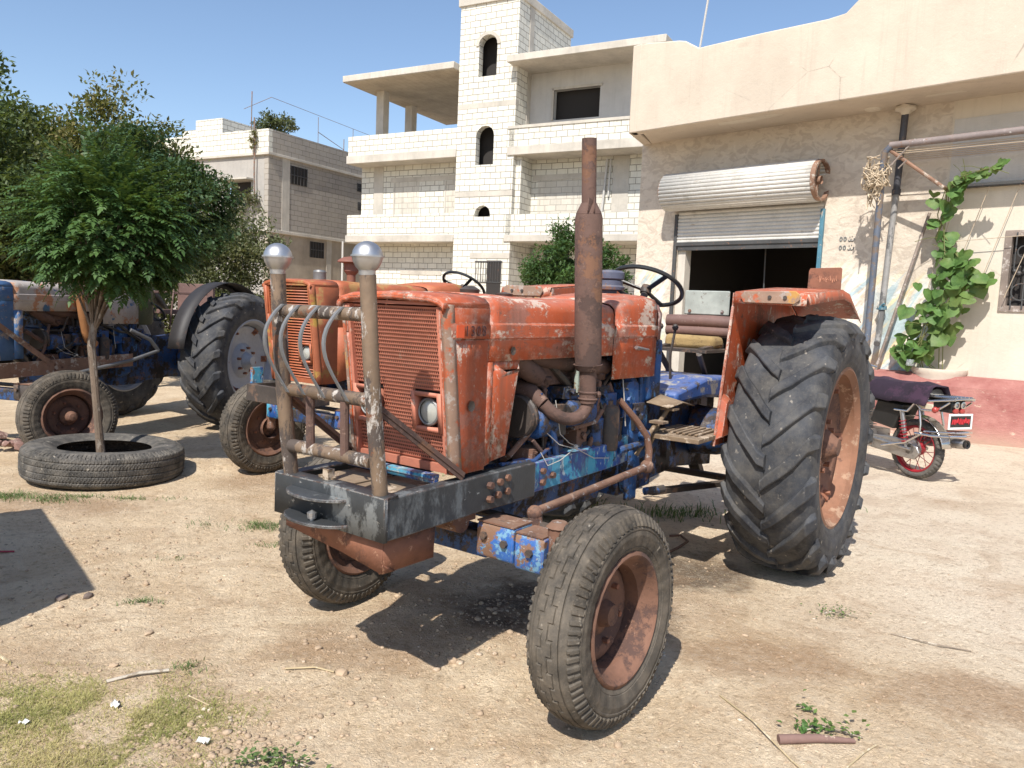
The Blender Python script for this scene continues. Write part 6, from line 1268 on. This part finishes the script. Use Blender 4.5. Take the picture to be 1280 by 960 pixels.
# larger single stones
rs=random.Random(8)
for (x,y,r_,lab) in ((-.54,2.69,.022,'pale rounded stone standing alone in front of the tractor'),(-.63,2.93,.03,'brown stone at the end of the pale twig'),(-.56,2.9,.02,'small stone right of the brown stone near the twig'),(-2.02,3.62,.03,'pale stone at the tip of the dark shadow on the left'),(-2.13,3.58,.035,'dark stone inside the tip of the shadow on the left'),(-1.55,3.25,.025,'flat pale stone left of the near bare soil'),(-.20,3.06,.03,'flat stone at the corner of the tractor shadow'),(-.78,3.15,.022,'stone on the brown stained soil before the front wheel'),(-1.85,3.85,.022,'small reddish stone above the shadow tip'),(-1.55,2.95,.02,'little stone just above the near grass patch'),(.42,2.52,.022,'white crumb of stone at the foot of the near front wheel')):
    V_,F_=rock_verts(r_,rs.randrange(999)); b=MB(); b.add(V_,F_); o=b.build('loose_stone',m_stone if 'dark' not in lab else worn('dark_stone',(.16,.12,.10),[],rough=.9),None,bevel=r_*.12); o.location=gz(x,y,r_*.2); tag(o,lab,'stone',group='single loose stones')
# rubble heap at the left edge and red strip in the shade
b=MB(); 
for k in range(26):
    V_,F_=rock_verts(rs.uniform(.03,.09),k+200); dx,dy=rs.gauss(0,.22),rs.gauss(0,.12); n0=len(b.v); b.add([(v.x+dx,v.y+dy,v.z+max(0,.10-.3*abs(dx))) for v in V_],F_)
o=b.build('rubble',worn('brown_rubble',(.22,.13,.11),[((.4,.3,.25),9,.5,.62)],rough=.95)); o.location=gz(-4.62,6.85); tag(o,'low heap of brown rubble at the left edge beside the tyre planter','rubble',kind='stuff')
b=MB(); b.tube([gz(-2.95,4.25,.008),gz(-2.84,4.2,.012),gz(-2.78,4.23,.006)],.006,5); tag(b.build('red_strip',NT('dusty_red_plastic').done((.30,.03,.05),.6)),'dusty red plastic strip in the shadow at the left edge','strip')
b=MB(); b.box(-.3,.3,-.03,.03,0,.025); 
o=b.build('timber_offcut',worn('dark_timber',(.09,.075,.06),[],rough=.9),None,bevel=.004); o.location=gz(2.15,5.75); o.rotation_euler=(0,0,.5); tag(o,'dark timber offcut lying behind the red tractor','timber')
b=MB(); b.tube([gz(1.02,4.70,.01),gz(1.12,4.82,.015),gz(1.20,4.93,.02),gz(1.17,5.02,.03),gz(1.10,5.04,.02)],.008,8); tag(b.build('bent_tube',m_rust),'bent thin rust brown tube on the ground between the near front and rear wheels','hook')  # bent brown shape on the soil, drawn as a thin tube
# unseen steel box added outside the view to cast the left-edge shadow
fb_=empty('shadow_caster_box',(-2.53,2.50,0),math.atan2(.78,-.63),'unseen grey steel box on short legs, added to cast the left edge shadow','shadow caster')
b=MB(); b.box(0,1.7,0,1.1,.25,1.5); b.build('caster_body',m_greysteel,fb_,bevel=.015)
b=MB(); b.box(-.02,1.72,-.02,1.12,1.502,1.53); b.build('lid',m_greysteel,fb_,bevel=.005)
for x in (.05,1.65):
    for y in (.05,1.05): b=MB(); b.box(x-.03,x+.03,y-.03,y+.03,0,.25); b.build('leg',m_rust,fb_)
# ================================================================ separate pieces of bolt sets and repeated blocks become objects of their own
def split_loose(o,newname):
    me=o.data; n=len(me.vertices); par=list(range(n))
    def find(a):
        while par[a]!=a: par[a]=par[par[a]]; a=par[a]
        return a
    for e in me.edges:
        a,b=find(e.vertices[0]),find(e.vertices[1])
        if a!=b: par[a]=b
    groups={}
    for p in me.polygons: groups.setdefault(find(p.vertices[0]),[]).append(p)
    gl=list(groups.values())
    if len(gl)<2: o.name=newname; return
    for g in gl:
        ids=sorted({v for p in g for v in p.vertices}); mp={v:i for i,v in enumerate(ids)}
        nm=bpy.data.meshes.new(newname); nm.from_pydata([me.vertices[v].co[:] for v in ids],[],[[mp[v] for v in p.vertices] for p in g]); nm.update()
        for m in me.materials: nm.materials.append(m)
        nm.polygons.foreach_set('use_smooth',[True]*len(nm.polygons)); nm.set_sharp_from_angle(angle=R_(35))
        c=o.copy(); c.data=nm; c.name=newname; COL.objects.link(c); c.parent=o.parent
    bpy.data.objects.remove(o)
NM={'bolts':'bolt','wheel_nuts':'wheel_nut','concrete_column':'concrete_column','roof_room':'roof_room','flaked_patch':'flaked_patch','rivets':'rivet','bulb_hole':'bulb_hole','latch_hole':'latch_hole','drain_pipe':'drain_pipe','lintel':'lintel','pedals':'pedal','filler_cap':'filler_cap','doorway':'doorway','dynamo':'dynamo'}
for o in list(bpy.data.objects):
    k=o.name.split('.')[0]
    if o.type=='MESH' and o.parent and k in NM and k!='pedals': split_loose(o,NM[k])
